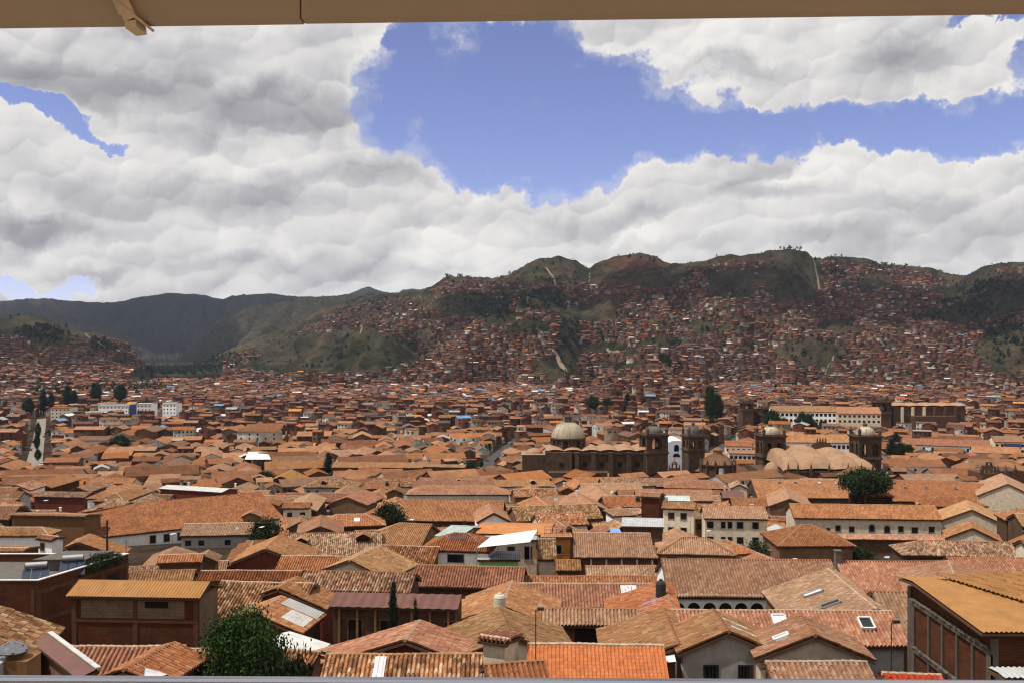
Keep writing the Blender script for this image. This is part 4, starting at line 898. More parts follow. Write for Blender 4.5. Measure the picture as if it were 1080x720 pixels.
for k in KEEP: stamp(k, occ, GX0, GY0, CS, 1)
stamp([(-46, 88), (-40, 106), (-64, 112), (-66, 90)], occ, GX0, GY0, CS); stamp([(24, 51), (42, 51), (42, 64), (24, 64)], occ, GX0, GY0, CS, 1)
# image-space record of what the hand placed houses show, so that a filler never stands in front of them
PM = np.full((370, 560), 1e9)     # half resolution, photo px from -20
def pstamp(pts, depth):
    P = [((540+FPX*p[0]/p[1]+20)/2, (360-FPX*p[2]/p[1])/2) for p in pts]
    g = np.zeros(PM.shape, bool); stamp(P, g, 0, 0, 1.0); PM[g] = np.minimum(PM[g], depth)
for h in HOUSES:
    w = h.loc2w; L2 = h.L/2
    for poly in ([(h.x0,-h.wn,h.zn),(h.x1,-h.wn,h.zn),(L2,0,h.H),(-L2,0,h.H)], [(h.x0,h.wp,h.zp),(h.x1,h.wp,h.zp),(L2,0,h.H),(-L2,0,h.H)], [(h.x0,-h.wn,max(h.zn-3.4,0)),(h.x1,-h.wn,max(h.zn-3.4,0)),(h.x1,-h.wn,h.zn),(h.x0,-h.wn,h.zn)], [(h.x0,-h.wn,max(h.zn-2,0)),(h.x0,h.wp,max(h.zp-2,0)),(h.x0,h.wp,h.zp),(-L2,0,h.H),(h.x0,-h.wn,h.zn)]):
        Wp = [w(*p) for p in poly]; pstamp(Wp, min(p[1] for p in Wp))
for (q, dd) in (([(-5,597),(12,597),(40,612),(134,583),(134,620),(60,660),(-5,655)], 92), ([(958,612),(1085,612),(1085,714),(960,714)], 52), ([(205,640),(302,640),(302,712),(205,712)], 70), ([(350,640),(487,640),(487,680),(350,692)], 88),
                ([(548,445),(745,445),(745,500),(548,500)], 395), ([(738,470),(780,470),(780,498),(738,498)], 390), ([(798,445),(928,445),(928,500),(798,500)], 395), ([(1030,485),(1085,485),(1085,506),(1030,506)], 372), ([(888,497),(938,497),(938,528),(888,528)], 290), ([(394,532),(427,532),(427,556),(394,556)], 205)):
    g = np.zeros(PM.shape, bool); stamp([((x+20)/2, y/2) for x, y in q], g, 0, 0, 1.0); PM[g] = np.minimum(PM[g], dd)
NHAND = len(HOUSES)
fr = random.Random(77)
def free_rect(grid, x0, y0, cs, cx, cy, L, W, c, s, m=0.0):
    n1 = max(3, int(L/(cs*1.6))); n2 = max(3, int(W/(cs*1.6)))
    u = np.linspace(-L/2+m, L/2-m, n1); v = np.linspace(-W/2+m, W/2-m, n2); U, Vv = np.meshgrid(u, v)
    X = cx+U*c-Vv*s; Y = cy+U*s+Vv*c
    i = ((X-x0)/cs).astype(int); j = ((Y-y0)/cs).astype(int)
    if i.min() < 0 or j.min() < 0 or i.max() >= grid.shape[1] or j.max() >= grid.shape[0]: return False
    return not grid[j, i].any()
def visible_ok(A, B, wn, wp, e, tn, eave_drop):
    nrm = np.array([-e[1], e[0], 0]); dp = min(A[1], B[1])-wn
    for t in (0, .25, .5, .75, 1):
        for off, dz in ((0, .3), (-wn*.5, -wn*tn*.5), (-wn, -wn*tn), (wp, -wp*tn), (-wn, -wn*tn-1.2)):
            p = A+(B-A)*t+nrm*off; p = np.array([p[0], p[1], p[2]+dz])
            i = int((540+FPX*p[0]/p[1]+20)/2); j = int((360-FPX*p[2]/p[1])/2)
            if 0 <= i < PM.shape[1] and 0 <= j < PM.shape[0] and PM[j, i] < 1e8 and PM[j, i] > dp+1.0: return False
    return True
FILL = []
def street_angle(x, y): return R(7*math.sin(x*.021+1)+6*math.sin(y*.013+x*.008)+(-6 if x > 40 else 3))
def try_fill(ymin, ymax, Lr, Wr, tries, limit):
    n0 = len(FILL)
    for _ in range(tries):
        if len(FILL)-n0 >= limit: break
        y = math.sqrt(fr.uniform(ymin**2, ymax**2)); x = fr.uniform(-.545, .545)*y
        a = street_angle(x, y)+(math.pi/2 if fr.random() < .34 else 0)
        L = fr.uniform(*Lr); W = fr.uniform(*Wr); c, s = math.cos(a), math.sin(a)
        if not free_rect(occ, GX0, GY0, CS, x, y, L, W, c, s): continue
        storey = fr.choice((3.0, 3.3, 5.4, 5.6, 5.9, 6.2)) if y > 75 else fr.choice((2.8, 3.2)); pt = fr.uniform(19, 26); tn = math.tan(R(pt))
        hip = fr.random() < .16 and L > W*1.3
        Lr_ = L-W if hip else L
        g = gz(x, y); zr = g+storey+W/2*tn
        if a > R(45): e = np.array([c, s])   # ridge runs away
        else: e = np.array([c, s])
        A = np.array([x-e[0]*Lr_/2, y-e[1]*Lr_/2, zr]); B = np.array([x+e[0]*Lr_/2, y+e[1]*Lr_/2, zr])
        if not visible_ok(A, B, W/2, W/2, e, tn, storey): continue
        r_ = fr.random(); roof = 'tan' if r_ < .34 else 'orange' if r_ < .58 else 'brown' if r_ < .70 else 'rose' if r_ < .84 else 'mottled'
        if fr.random() < .16 and L < 9.5: roof = fr.choice(('m_rust', 'm_grey', 'm_orange', 'm_white', 'm_redbrown'))
        wl_ = fr.choice(('adobe', 'adobe', 'white', 'white', 'cream', 'beige', 'brick', 'dark', 'stone', 'ochre', 'grey'))
        h = House(A, B, W/2, W/2, pt, 'hh' if hip else 'gg', base=g-1.5, name='gable_house' if abs(e[0]) < .75 else 'house', cat='house', group=GRP, wall=wl_, roof=roof, lod=0 if y < 120 else 1, cap=y < 330)
        stamp(h.corners, occ, GX0, GY0, CS, -.05)
        FILL.append(h)
        side = 'f' if abs(e[0]) >= .75 else 'l'
        lo, hi = (h.xa, h.xb) if side == 'f' else (h.ya, h.yb)
        n = int((hi-lo)/2.6)
        if n and fr.random() < .8:
            ws, hs_ = fr.choice(((1.0, 1.2), (.9, 1.4), (1.2, 1.1)))
            k0 = fr.random()
            for i in range(n):
                if fr.random() < .2: continue
                for r in range(2 if storey > 5 else 1):
                    if fr.random() < .9: h.window(side, lo+(hi-lo)*(i+.5)/n, h.za-1.0-hs_-r*2.7, ws, hs_, sub=y < 130, frame=FRAMEW if k0 < .3 else FRAME)
        if roof in TI and fr.random() < .2 and side == 'f' and L > 7: h.patch(fr.choice(('skylight', 'translucent_sheet')), fr.uniform(-L/4, L/4), W/4, fr.uniform(.7, 1.3), fr.uniform(.8, 1.8), fr.choice((MM['m_clear'], MM['m_white'], GALV)))
        if roof in TI and fr.random() < .12 and side == 'f' and L > 8: h.dormer(fr.uniform(-L/4, L/4), W/4, 1.5, roof=roof)
        if fr.random() < .14: h.chimney(fr.uniform(-L/3, L/3), .6, .45, 1.2, fr.choice(('beige', 'brick', 'white')))
try_fill(56, 100, (9, 16), (6, 8), 1500, 20)
try_fill(56, 100, (4, 8), (3.5, 5), 2500, 24)
try_fill(95, 345, (17, 30), (8, 11), 9000, 60)
try_fill(95, 345, (10, 17), (6.5, 9), 14000, 90)
try_fill(100, 345, (6, 10), (5, 7), 12000, 55)
try_fill(60, 260, (4, 7), (3.2, 5), 12000, 45)

# ------------------------------------------------------------------ labels of the filler houses: looks + the neighbour they stand by
TW = {'tan': 'tan', 'orange': 'orange', 'brown': 'dark brown', 'rose': 'pinkish tan', 'mottled': 'mottled', 'm_rust': 'rusty sheet', 'm_grey': 'grey sheet', 'm_orange': 'orange sheet', 'm_white': 'white sheet', 'm_redbrown': 'reddish sheet'}
WW = {'adobe': 'brown', 'white': 'white', 'cream': 'cream', 'beige': 'beige', 'brick': 'brick', 'dark': 'dark', 'stone': 'stone', 'ochre': 'ochre', 'grey': 'grey'}
ANCH = [h for h in HOUSES[:NHAND] if h.short]
def ppos(h): p = h.loc2w(0, 0, h.H); return proj(p)+(p[1],)
APOS = [ppos(h) for h in ANCH]
cands = []
for h in FILL:
    px, py, dd = ppos(h)
    order = sorted(range(len(ANCH)), key=lambda i: abs(APOS[i][0]-px)+3.0*abs(APOS[i][1]-py))
    h.pp = (px, py, dd); L_ = []
    form = 'hipped' if 'h' in h.ends else ('gable' if h.root.name.startswith('gable') else ('long' if h.L > 16 else 'small' if h.L < 8.5 else 'plain'))
    for i in order[:6]:
        ax, ay, ad = APOS[i]
        rel = ('left of' if px < ax else 'right of') if abs(px-ax) > 2.2*abs(py-ay) else ('behind' if dd > ad else 'in front of')
        far_ = 'just ' if abs(APOS[i][0]-px)+3*abs(APOS[i][1]-py) < 45 else ''
        L_.append(f"{form} {TW[h.roofname]} roofed house, {WW[h.wallname]} walls, {far_}{rel} the {ANCH[i].short}")
    cands.append(L_)
used = {}
for h, L_ in zip(FILL, cands):
    for s_ in L_:
        if s_ not in used: used[s_] = h; h.root['label'] = s_; break
    else:
        k = next(w for w in ('leftmost', 'second', 'third', 'fourth', 'fifth', 'sixth', 'seventh') if L_[0]+w not in used); used[L_[0]+k] = h; h.root['label'] = L_[0].replace(' walls,', f' walls, {k} one')
print('houses', NHAND, len(FILL))

# ------------------------------------------------------------------ the ground
XN, rows_ = 560, [np.linspace(-60, 40, 8), np.geomspace(46, 1000, 90), np.geomspace(1020, 3300, 210), np.geomspace(3330, 9000, 110)]
Yr = np.concatenate(rows_); tt = np.linspace(-1, 1, XN); tt = np.sign(tt)*np.abs(tt)**1.15
YY = np.repeat(Yr[:, None], XN, 1); XX = tt[None, :]*(np.maximum(YY, 0)*.80+120)
ZZ = np.stack([ground(XX[i], YY[i]) for i in range(len(Yr))])
PX = 540+FPX*XX/np.maximum(YY, 1); PY = 360-FPX*ZZ/np.maximum(YY, 1)
def soft(cx, cy, rx, ry): return np.clip(1.4-np.hypot((PX-cx)/rx, (PY-cy)/ry), 0, 1)
n1 = fbm(XX/130, YY/130, 31, 6); n2 = fbm(XX/35, YY/35, 41, 5); n3 = fbm(XX/500, YY/700, 51, 4)
def lerp(a, b, t): return a*(1-t[..., None])+np.array(b)*t[..., None]
col = np.zeros(XX.shape+(3,)); col[:] = (.052, .046, .027)
col = lerp(col, (.075, .058, .036), np.clip((n1-.42)*5, 0, 1)); col = lerp(col, (.022, .026, .014), np.clip((n2-.45)*8, 0, 1)*.9)
col = lerp(col, (.078, .066, .042), np.clip((n3-.5)*6, 0, 1)*.5)
red = soft(668, 277, 32, 9)+soft(655, 300, 30, 8)*.7+soft(640, 312, 14, 12)*.8+soft(780, 277, 40, 6)*.6+soft(930, 290, 30, 6)*.5
col = lerp(col, (.115, .050, .032), np.clip(red*(n2*1.9-.25), 0, .8))
pale = soft(450, 345, 60, 25)*.5+soft(240, 350, 40, 22)*.6+soft(60, 360, 40, 14)*.3+soft(800, 300, 22, 12)*.5+soft(855, 285, 5, 25)*.4
col = lerp(col, (.125, .105, .066), np.clip(pale*(.3+n2), 0, .8))
farm = np.clip((YY-3500)/900, 0, 1); col = lerp(col, (.034, .034, .028), farm*.7)
city = np.clip((1500-YY)/300, 0, 1); col = lerp(col, (.085, .058, .040), city)
M_, N_ = XX.shape; idx = np.arange(M_*N_).reshape(M_, N_); q = np.stack([idx[:-1, :-1], idx[:-1, 1:], idx[1:, 1:], idx[1:, :-1]], -1).reshape(-1, 4)
gm, t_, b_ = newmat('hill_ground', .95, .05)
at = t_.n('ShaderNodeAttribute', attribute_name='Col').outputs['Color']
pos = t_.n('ShaderNodeTexCoord').outputs['Object']
nn1 = t_.n('ShaderNodeTexNoise', ins={'Vector': pos, 'Scale': .05, 'Detail': 8, 'Roughness': .7}).outputs[0]
cc = t_.mix(t_.ramp(nn1, [(.35, 0.0), (.65, 1.0)]), t_.mix(1.0, at, (.45, .45, .43), 'MULTIPLY'), t_.mix(1.0, at, (1.4, 1.32, 1.25), 'MULTIPLY'))
t_.t.links.new(cc, b_.inputs['Base Color'])
bmp = t_.n('ShaderNodeBump', ins={'Height': nn1, 'Strength': 1.0, 'Distance': 16.0}); t_.t.links.new(bmp.outputs[0], b_.inputs['Normal'])
b = MB(); b.grid(np.stack([XX, YY, ZZ], -1).reshape(-1, 3), q, np.zeros((len(q), 4, 2)))
gr = b.build('ground', [gm], smooth=True); tag(gr, kind='structure')
ca_ = gr.data.color_attributes.new('Col', 'FLOAT_COLOR', 'POINT'); ca_.data.foreach_set('color', np.concatenate([col.reshape(-1, 3), np.ones((M_*N_, 1))], 1).astype(np.float32).ravel())

# ------------------------------------------------------------------ streets
def ribbon(name, pts, w, mat, lift):
    b = MB(); P = [gpoint(*p) for p in pts]; Q = []
    for i in range(len(P)-1):
        n = 8
        for k in range(n+(i == len(P)-2)): Q.append(P[i]+(P[i+1]-P[i])*k/n)
    Q = np.array(Q); Q[:, 2] = [gz(x, y)+lift for x, y, z in Q]
    tg = np.gradient(Q[:, :2], axis=0); tg /= np.linalg.norm(tg, axis=1)[:, None]; nr = np.stack([-tg[:, 1], tg[:, 0]], 1)
    A = Q.copy(); B = Q.copy(); A[:, :2] += nr*w/2; B[:, :2] -= nr*w/2
    for i in range(len(Q)-1): b.face([A[i], B[i], B[i+1], A[i+1]][::-1] if False else [B[i], B[i+1], A[i+1], A[i]])
    tag(b.build(name, [mat]), kind='structure'); return Q
asph = plain('asphalt', (.06, .058, .056), .9); pav = plain('pale_paving', (.24, .205, .17), .9)
def hpoint(px, py):
    Ys = np.linspace(900, 3400, 2600); X = (px-540)/FPX*Ys; yy = 360-FPX*ground(X, Ys)/Ys
    i = int(np.argmax(yy <= py)); return X[i], Ys[i]
track = plain('pale_dirt', (.185,.145,.10), .95)
def hill_track(pts, w):
    b = MB(); P = np.array([hpoint(*p) for p in pts]); Q = []
    for i in range(len(P)-1):
        n = max(4, int(np.linalg.norm(P[i+1]-P[i])/15))
        for k in range(n+(i == len(P)-2)): Q.append(P[i]+(P[i+1]-P[i])*k/n)
    Q = np.array(Q); tg = np.gradient(Q, axis=0); tg /= np.maximum(np.linalg.norm(tg, axis=1)[:, None], 1e-6); nr = np.stack([-tg[:, 1], tg[:, 0]], 1)
    cols = [np.concatenate([Q+nr*w*.55*f, (ground((Q+nr*w*.55*f)[:, 0], (Q+nr*w*.55*f)[:, 1])+.9)[:, None]], 1) for f in (-.5, 0, .5)]
    for i in range(len(Q)-1):
        for a, c in ((0, 1), (1, 2)): b.face([cols[a][i], cols[c][i], cols[c][i+1], cols[a][i+1]][::-1])
    tag(b.build('hill_track', [track]), kind='structure')
for pts, w in (([(857,272),(862,292),(872,312),(880,322)],9),([(576,283),(584,295),(590,304),(598,312)],9),([(622,284),(621,300),(622,316)],6),([(452,322),(458,338),(462,352),(480,366)],8),([(604,402),(596,390),(588,376),(578,366)],12),([(842,418),(843,404),(840,394)],11),([(900,404),(899,392),(896,378)],9),([(866,404),(872,390),(880,376)],9),([(932,402),(938,388),(950,370)],9),([(932,366),(936,352),(944,336)],8),([(990,396),(1004,380),(1012,370)],9),([(880,420),(884,408),(894,402)],10),([(760,318),(772,308),(784,300)],6),([(1000,322),(1020,312),(1040,306)],6),([(380,352),(400,345),(425,342),(455,346)],6),([(500,372),(520,362),(528,350)],7),([(700,330),(730,326),(752,318)],7),([(640,368),(665,366),(700,352)],7),([(560,404),(540,394),(535,384)],8),([(90,352),(105,362),(118,374)],7)): hill_track(pts, w)
st1 = ribbon('avenue', [(34, 500), (38, 478), (42, 455), (44, 441)], 8, pav, .12)
st2 = ribbon('street', [(505, 500), (522, 482), (548, 462)], 8, asph, .12)
st3 = ribbon('street', [(738, 492), (760, 473), (790, 454)], 9, asph, .12)

# ------------------------------------------------------------------ the rest of the town and the hillside quarters: one uncountable mass
SX0, SY0, SC = -900, 330, 1.5
occ2 = np.zeros((int(1100/SC), int(1800/SC)), bool)
for h in HOUSES: stamp(h.corners, occ2, SX0, SY0, SC, .8)
for k in KEEP: stamp(k, occ2, SX0, SY0, SC, 2)
for Q, w in ((st1, 13), (st2, 10), (st3, 11)):
    for i in range(len(Q)-1):
        d_ = Q[i+1, :2]-Q[i, :2]; d_ /= np.linalg.norm(d_); n_ = np.array([-d_[1], d_[0]])*w/2
        stamp([Q[i, :2]+n_, Q[i+1, :2]+n_, Q[i+1, :2]-n_, Q[i, :2]-n_], occ2, SX0, SY0, SC, .5)
PARK = [(40, 418, 30, 6), (120, 418, 45, 5), (205, 412, 20, 3)]
rows = []   # cx cy base L W hw rise rot
mr = random.Random(9)
def town(ymin, ymax, Lr, Wr, tries):
    for _ in range(tries):
        y = math.sqrt(mr.uniform(ymin**2, ymax**2)); x = mr.uniform(-.56, .56)*y
        a = street_angle(x*.4, y*.4)*1.9+mr.gauss(0, .10)+(math.pi/2 if mr.random() < .5 else 0); L = mr.uniform(*Lr); W = mr.uniform(*Wr)
        c, s = math.cos(a), math.sin(a)
        if not free_rect(occ2, SX0, SY0, SC, x, y, L, W, c, s): continue
        z = gz(x, y); px, py = proj((x, y, z))
        if any(((px-p[0])/p[2])**2+((py-p[1])/p[3])**2 < 1 for p in PARK): continue
        hx, hy = np.array([c, s])*L/2, np.array([-s, c])*W/2; ce = np.array([x, y])
        stamp([ce-hx-hy, ce+hx-hy, ce+hx+hy, ce-hx+hy], occ2, SX0, SY0, SC, mr.choice((.2, .5, 1.4)))
        rows.append((x, y, z-1, L, W, mr.choice((3.6, 5.5, 6.6, 7.4)) if y < 650 else mr.choice((3.8, 6.6, 7.2, 9.4, 12.5)), W/2*mr.uniform(.3, .46) if mr.random() < (.93 if y < 700 else .75) else .25, a))
town(345, 700, (18, 32), (9, 13), 2000); town(345, 760, (11, 18), (7, 10.5), 15000); town(345, 1120, (8, 15), (6, 9), 26000); town(345, 700, (5, 9), (4.5, 6), 8000)
ntown = len(rows)
GREEN = [(360,372,95,26),(310,385,60,10),(590,283,62,22),(680,282,58,26),(572,318,30,13),(620,332,40,10),(775,300,32,18),(835,292,38,32),(588,388,24,16),(600,372,16,14),(642,367,44,7),(700,361,30,6),(700,340,20,4),(855,372,40,15),(1062,368,34,30),(1045,312,60,24),(1010,333,40,9),(490,322,40,14),(525,335,25,10),(920,297,22,9),(560,345,22,10),(600,350,14,12),(740,345,14,10),(880,345,24,8),(640,318,22,8),(45,345,60,10),(50,357,22,10),(105,364,16,6),(130,380,14,6),(150,398,16,8),(655,385,40,5)]
def hill(ymin, ymax, tries, xr=(-.56, .56), cond=None):
    xs = RNG.uniform(xr[0], xr[1], tries); y2 = np.sqrt(RNG.uniform(ymin**2, ymax**2, tries)); xs = xs*y2
    z = ground(xs, y2); px = 540+FPX*xs/y2; py = 360-FPX*z/y2
    dn = fbm(xs/110, y2/160, 71, 4); ok = np.ones(tries, bool)
    for g in GREEN: ok &= ((px-g[0])/g[2])**2+((py-g[1])/g[3])**2 > .68+.55*RNG.random(tries)
    zx = ground(xs+8, y2); slope_ = np.abs(zx-z)/8
    sky = _ip(px, SKY_A); dens = np.clip((py-sky-6)/36, 0, 1)**.7
    dens = np.where((px > 850) & (px < 985) & (py > sky+5), np.maximum(dens, .6), dens); dens = np.where((px > 455) & (px < 560) & (py > sky+3), np.maximum(dens, .55), dens)
    dens = np.where((px < 455) & (py < 385), dens*.5, dens); dens = np.where(px < 170, np.clip((py-352)/40, 0, 1)*.6, dens); dens = np.where(py > 393, 1, dens)
    ok &= RNG.random(tries) < dens*np.clip((dn-.25)*5, .35, 1)
    ok &= (y2 < _ip(px, YC_A)-30) | (px < 170)
    ok &= ~((px > 150) & (px < 236) & (y2 > 1900))
    for x, y, zz in zip(xs[ok], y2[ok], z[ok]):
        key = (int(x//7.5), int(y//7.5))
        if key in seen: continue
        seen.add(key)
        rows.append((x, y, zz-2.5, mr.uniform(7, 12), mr.uniform(5.5, 8), 2.3+mr.choice((2.3, 2.7, 3, 4.8, 5.2)), mr.uniform(.1, 1.8) if mr.random() < .8 else .15, mr.gauss(0, .3)+(math.pi/2 if mr.random() < .4 else 0)+.4*math.sin(x*.01)))
seen = set()
hill(1100, 1500, 22000); hill(1500, 2100, 42000); hill(2100, 3000, 80000)
hill(1350, 2300, 6000, (-.56, -.33))
A_ = np.array(rows); n = len(A_); print('mass', ntown, n)
cx_, cy_, z0_, L_, W_, hw, rs, ro_ = A_.T
c, s = np.cos(ro_), np.sin(ro_)
def P_(u, v, z): return np.stack([cx_+u*c-v*s, cy_+u*s+v*c, z], -1)
o_ = .4
V = np.stack([P_(-L_/2,-W_/2,z0_),P_(L_/2,-W_/2,z0_),P_(L_/2,W_/2,z0_),P_(-L_/2,W_/2,z0_),
 P_(-L_/2,-W_/2,z0_+hw),P_(L_/2,-W_/2,z0_+hw),P_(L_/2,W_/2,z0_+hw),P_(-L_/2,W_/2,z0_+hw), P_(-L_/2,0*W_,z0_+hw+rs),P_(L_/2,0*W_,z0_+hw+rs),
 P_(-L_/2-o_,-W_/2-o_,z0_+hw+.15-o_*rs/W_*2),P_(L_/2+o_,-W_/2-o_,z0_+hw+.15-o_*rs/W_*2),P_(L_/2+o_,0*W_,z0_+hw+rs+.15),P_(-L_/2-o_,0*W_,z0_+hw+rs+.15),P_(L_/2+o_,W_/2+o_,z0_+hw+.15-o_*rs/W_*2),P_(-L_/2-o_,W_/2+o_,z0_+hw+.15-o_*rs/W_*2)], 1)
K = 16; base_ = (np.arange(n)*K)[:, None]
quads = [np.array(f)[None]+base_ for f in ((0,1,5,4),(2,3,7,6),(10,11,12,13),(13,12,14,15))]
tris5 = [np.array(f)[None]+base_ for f in ((1,2,6,9,5),(3,0,4,8,7))]
far_ = np.clip((cy_-620)/560, 0, 1)
rp = np.array([(.33,.15,.07),(.37,.175,.085),(.30,.125,.058),(.38,.20,.11),(.26,.11,.055),(.41,.155,.055),(.34,.19,.12)])
rh = 1.05*np.array([(.19,.07,.042),(.22,.085,.048),(.15,.058,.04),(.29,.12,.06),(.12,.058,.045),(.18,.10,.075),(.17,.13,.115)])
pick = RNG.integers(0, 7, n); roofc = np.where((RNG.random(n) < far_*.8)[:, None], rh[pick], rp[pick])*RNG.uniform(.42, .92, (n, 1))
odd = RNG.random(n); 
for lo, hi, cc_ in ((0,.016,(.55,.55,.55)),(.026,.034,(.12,.25,.42)),(.034,.044,(.45,.10,.04)),(.044,.066,(.30,.30,.30)),(.066,.068,(.10,.30,.26)),(.072,.085,(.52,.50,.46)),(.085,.10,(.50,.20,.05))):
    roofc = np.where(((odd >= lo) & (odd < hi) & (L_ < 13))[:, None], np.array(cc_), roofc)
wp_ = np.array([(.15,.075,.045),(.50,.48,.45),(.34,.27,.20),(.13,.05,.03),(.10,.05,.032),(.56,.54,.50),(.17,.09,.055)])
wh = np.array([(.165,.072,.05),(.19,.085,.058),(.135,.06,.045),(.20,.105,.075),(.12,.055,.045),(.30,.25,.22),(.15,.10,.085)])
pick = RNG.integers(0, 7, n); wallc = np.where((RNG.random(n) < far_*.95)[:, None], wh[pick], wp_[pick])*RNG.uniform(.75, 1.1, (n, 1))
allq = np.concatenate(quads); qc = np.concatenate([wallc, wallc, roofc, roofc*.97]); pc = np.concatenate([wallc, wallc])
# windows on the front and end walls
wv, wc_ = [], []
m = (cy_ < 2300)
for k in range(5):
    for r in range(2):
        mm = m & (RNG.random(n) < .75) & (L_ > (k+1)*2.6) & (hw > 4.5+r*2.9)
        u = -L_/2+(k+.5)*L_/np.maximum(np.minimum(np.floor(L_/2.6), 5), 1); zb = z0_+hw-2.3-r*2.8; ww = .55
        for (sv) in (-1,):
            q4 = np.stack([P_(u-ww, sv*(W_/2+.05), zb), P_(u+ww, sv*(W_/2+.05), zb), P_(u+ww, sv*(W_/2+.05), zb+1.3), P_(u-ww, sv*(W_/2+.05), zb+1.3)], 1)[mm]
            wv.append(q4)
    mm = m & (k < 2) & (RNG.random(n) < .7) & (hw > 4)
    vq = (k-.5)*W_*.45; zb = z0_+hw-2.3
    for sx in (-1, 1): wv.append(np.stack([P_(sx*(L_/2+.05), vq-.5, zb), P_(sx*(L_/2+.05), vq+.5, zb), P_(sx*(L_/2+.05), vq+.5, zb+1.2), P_(sx*(L_/2+.05), vq-.5, zb+1.2)], 1)[mm])
wv = np.concatenate(wv).reshape(-1, 3); nw = len(wv)//4
Vall = np.concatenate([V.reshape(-1, 3), wv]); wq = np.arange(nw*4).reshape(-1, 4)+n*K
allq = np.concatenate([allq, wq]); qc = np.concatenate([qc, np.tile((.02, .017, .015), (nw, 1))])
me = bpy.data.meshes.new('distant_houses'); me.vertices.add(len(Vall)); me.vertices.foreach_set('co', Vall.astype(np.float32).ravel())
pents = np.concatenate(tris5); li = np.concatenate([allq.ravel(), pents.ravel()]).astype(np.int32); tot = np.concatenate([np.full(len(allq), 4), np.full(len(pents), 5)])
me.loops.add(len(li)); me.loops.foreach_set('vertex_index', li); me.polygons.add(len(tot)); me.polygons.foreach_set('loop_start', (np.cumsum(tot)-tot).astype(np.int32)); me.update(calc_edges=True)
fc_ = np.concatenate([qc, pc]); at_ = me.attributes.new('Col', 'FLOAT_COLOR', 'FACE'); at_.data.foreach_set('color', np.concatenate([fc_, np.ones((len(fc_), 1))], 1).astype(np.float32).ravel())
hm, t_, b_ = newmat('distant_house_surface', .9, .1)
at = t_.n('ShaderNodeAttribute', attribute_name='Col').outputs['Color']; pos = t_.n('ShaderNodeTexCoord').outputs['Object']
na = t_.n('ShaderNodeTexNoise', ins={'Vector': pos, 'Scale': .35, 'Detail': 6, 'Roughness': .75}).outputs[0]
cc = t_.mix(t_.ramp(na, [(.32, 0.0), (.68, 1.0)]), t_.mix(1.0, at, (.62, .6, .58), 'MULTIPLY'), t_.mix(1.0, at, (1.22, 1.22, 1.2), 'MULTIPLY')); t_.t.links.new(cc, b_.inputs['Base Color'])
me.materials.append(hm); dh = bpy.data.objects.new('distant_houses', me); C.objects.link(dh); tag(dh, 'tightly packed far houses with tan roofs filling the valley and the hillsides', 'houses', kind='stuff')

# ------------------------------------------------------------------ trees
def leafmat(name, stops):
    m, t, b = newmat(name, .75, .15); uv = t.n('ShaderNodeUVMap').outputs[0]; sp = t.n('ShaderNodeSeparateXYZ', ins={0: uv}); t.t.links.new(t.ramp(sp.outputs[0], stops), b.inputs['Base Color']); return m
LEAF = leafmat('foliage_dark', [(0, (.010,.016,.006)), (.6, (.020,.032,.010)), (1, (.036,.052,.018))])
LEAFB = leafmat('foliage_bush', [(0, (.012,.026,.006)), (.6, (.026,.055,.011)), (1, (.065,.11,.022))])
LEAFD = leafmat('foliage_eucalyptus', [(0, (.010,.015,.008)), (.7, (.018,.026,.013)), (1, (.032,.042,.02))])
BARK = plain('bark', (.09,.06,.04))
def crown_mesh(seed, clumps, per, rx, rz, cr, ls, shape='round'):
    r = np.random.default_rng(seed); d = r.normal(size=(clumps, 3)); d /= np.linalg.norm(d, axis=1)[:, None]; rad = r.uniform(.35, 1, (clumps, 1))**.55
    ctr = d*rad*np.array([rx, rx, rz]); ctr[:, 2] += rz
    if shape == 'tall': ctr[:, :2] *= (1-.55*(ctr[:, 2:3]/(2*rz)))
    if shape == 'flat': ctr[:, 2] = np.where(ctr[:, 2] < rz*.55, rz*.55+r.uniform(0, .3*rz, clumps), ctr[:, 2])
    p = (ctr[:, None, :]+r.normal(size=(clumps, per, 3))*cr*.5*np.array([1, 1, .8])).reshape(-1, 3); n = len(p)
    a = r.normal(size=(n, 3)); a /= np.linalg.norm(a, axis=1)[:, None]; b = np.cross(a, r.normal(size=(n, 3))); b /= np.linalg.norm(b, axis=1)[:, None]; s_ = ls*r.uniform(.6, 1.3, (n, 1))
    V = np.stack([p-a*s_, p-b*s_*.55, p+a*s_, p+b*s_*.55], 1).reshape(-1, 3); q = np.arange(n*4).reshape(-1, 4)
    u = np.clip(np.repeat(r.random(clumps), per)*.55+r.random(n)*.45, 0, 1); UV = np.repeat(np.stack([u, u], 1)[:, None, :], 4, 1)
    mb = MB(); mb.grid(V, q, UV); return mb, ctr
PROTO = {}
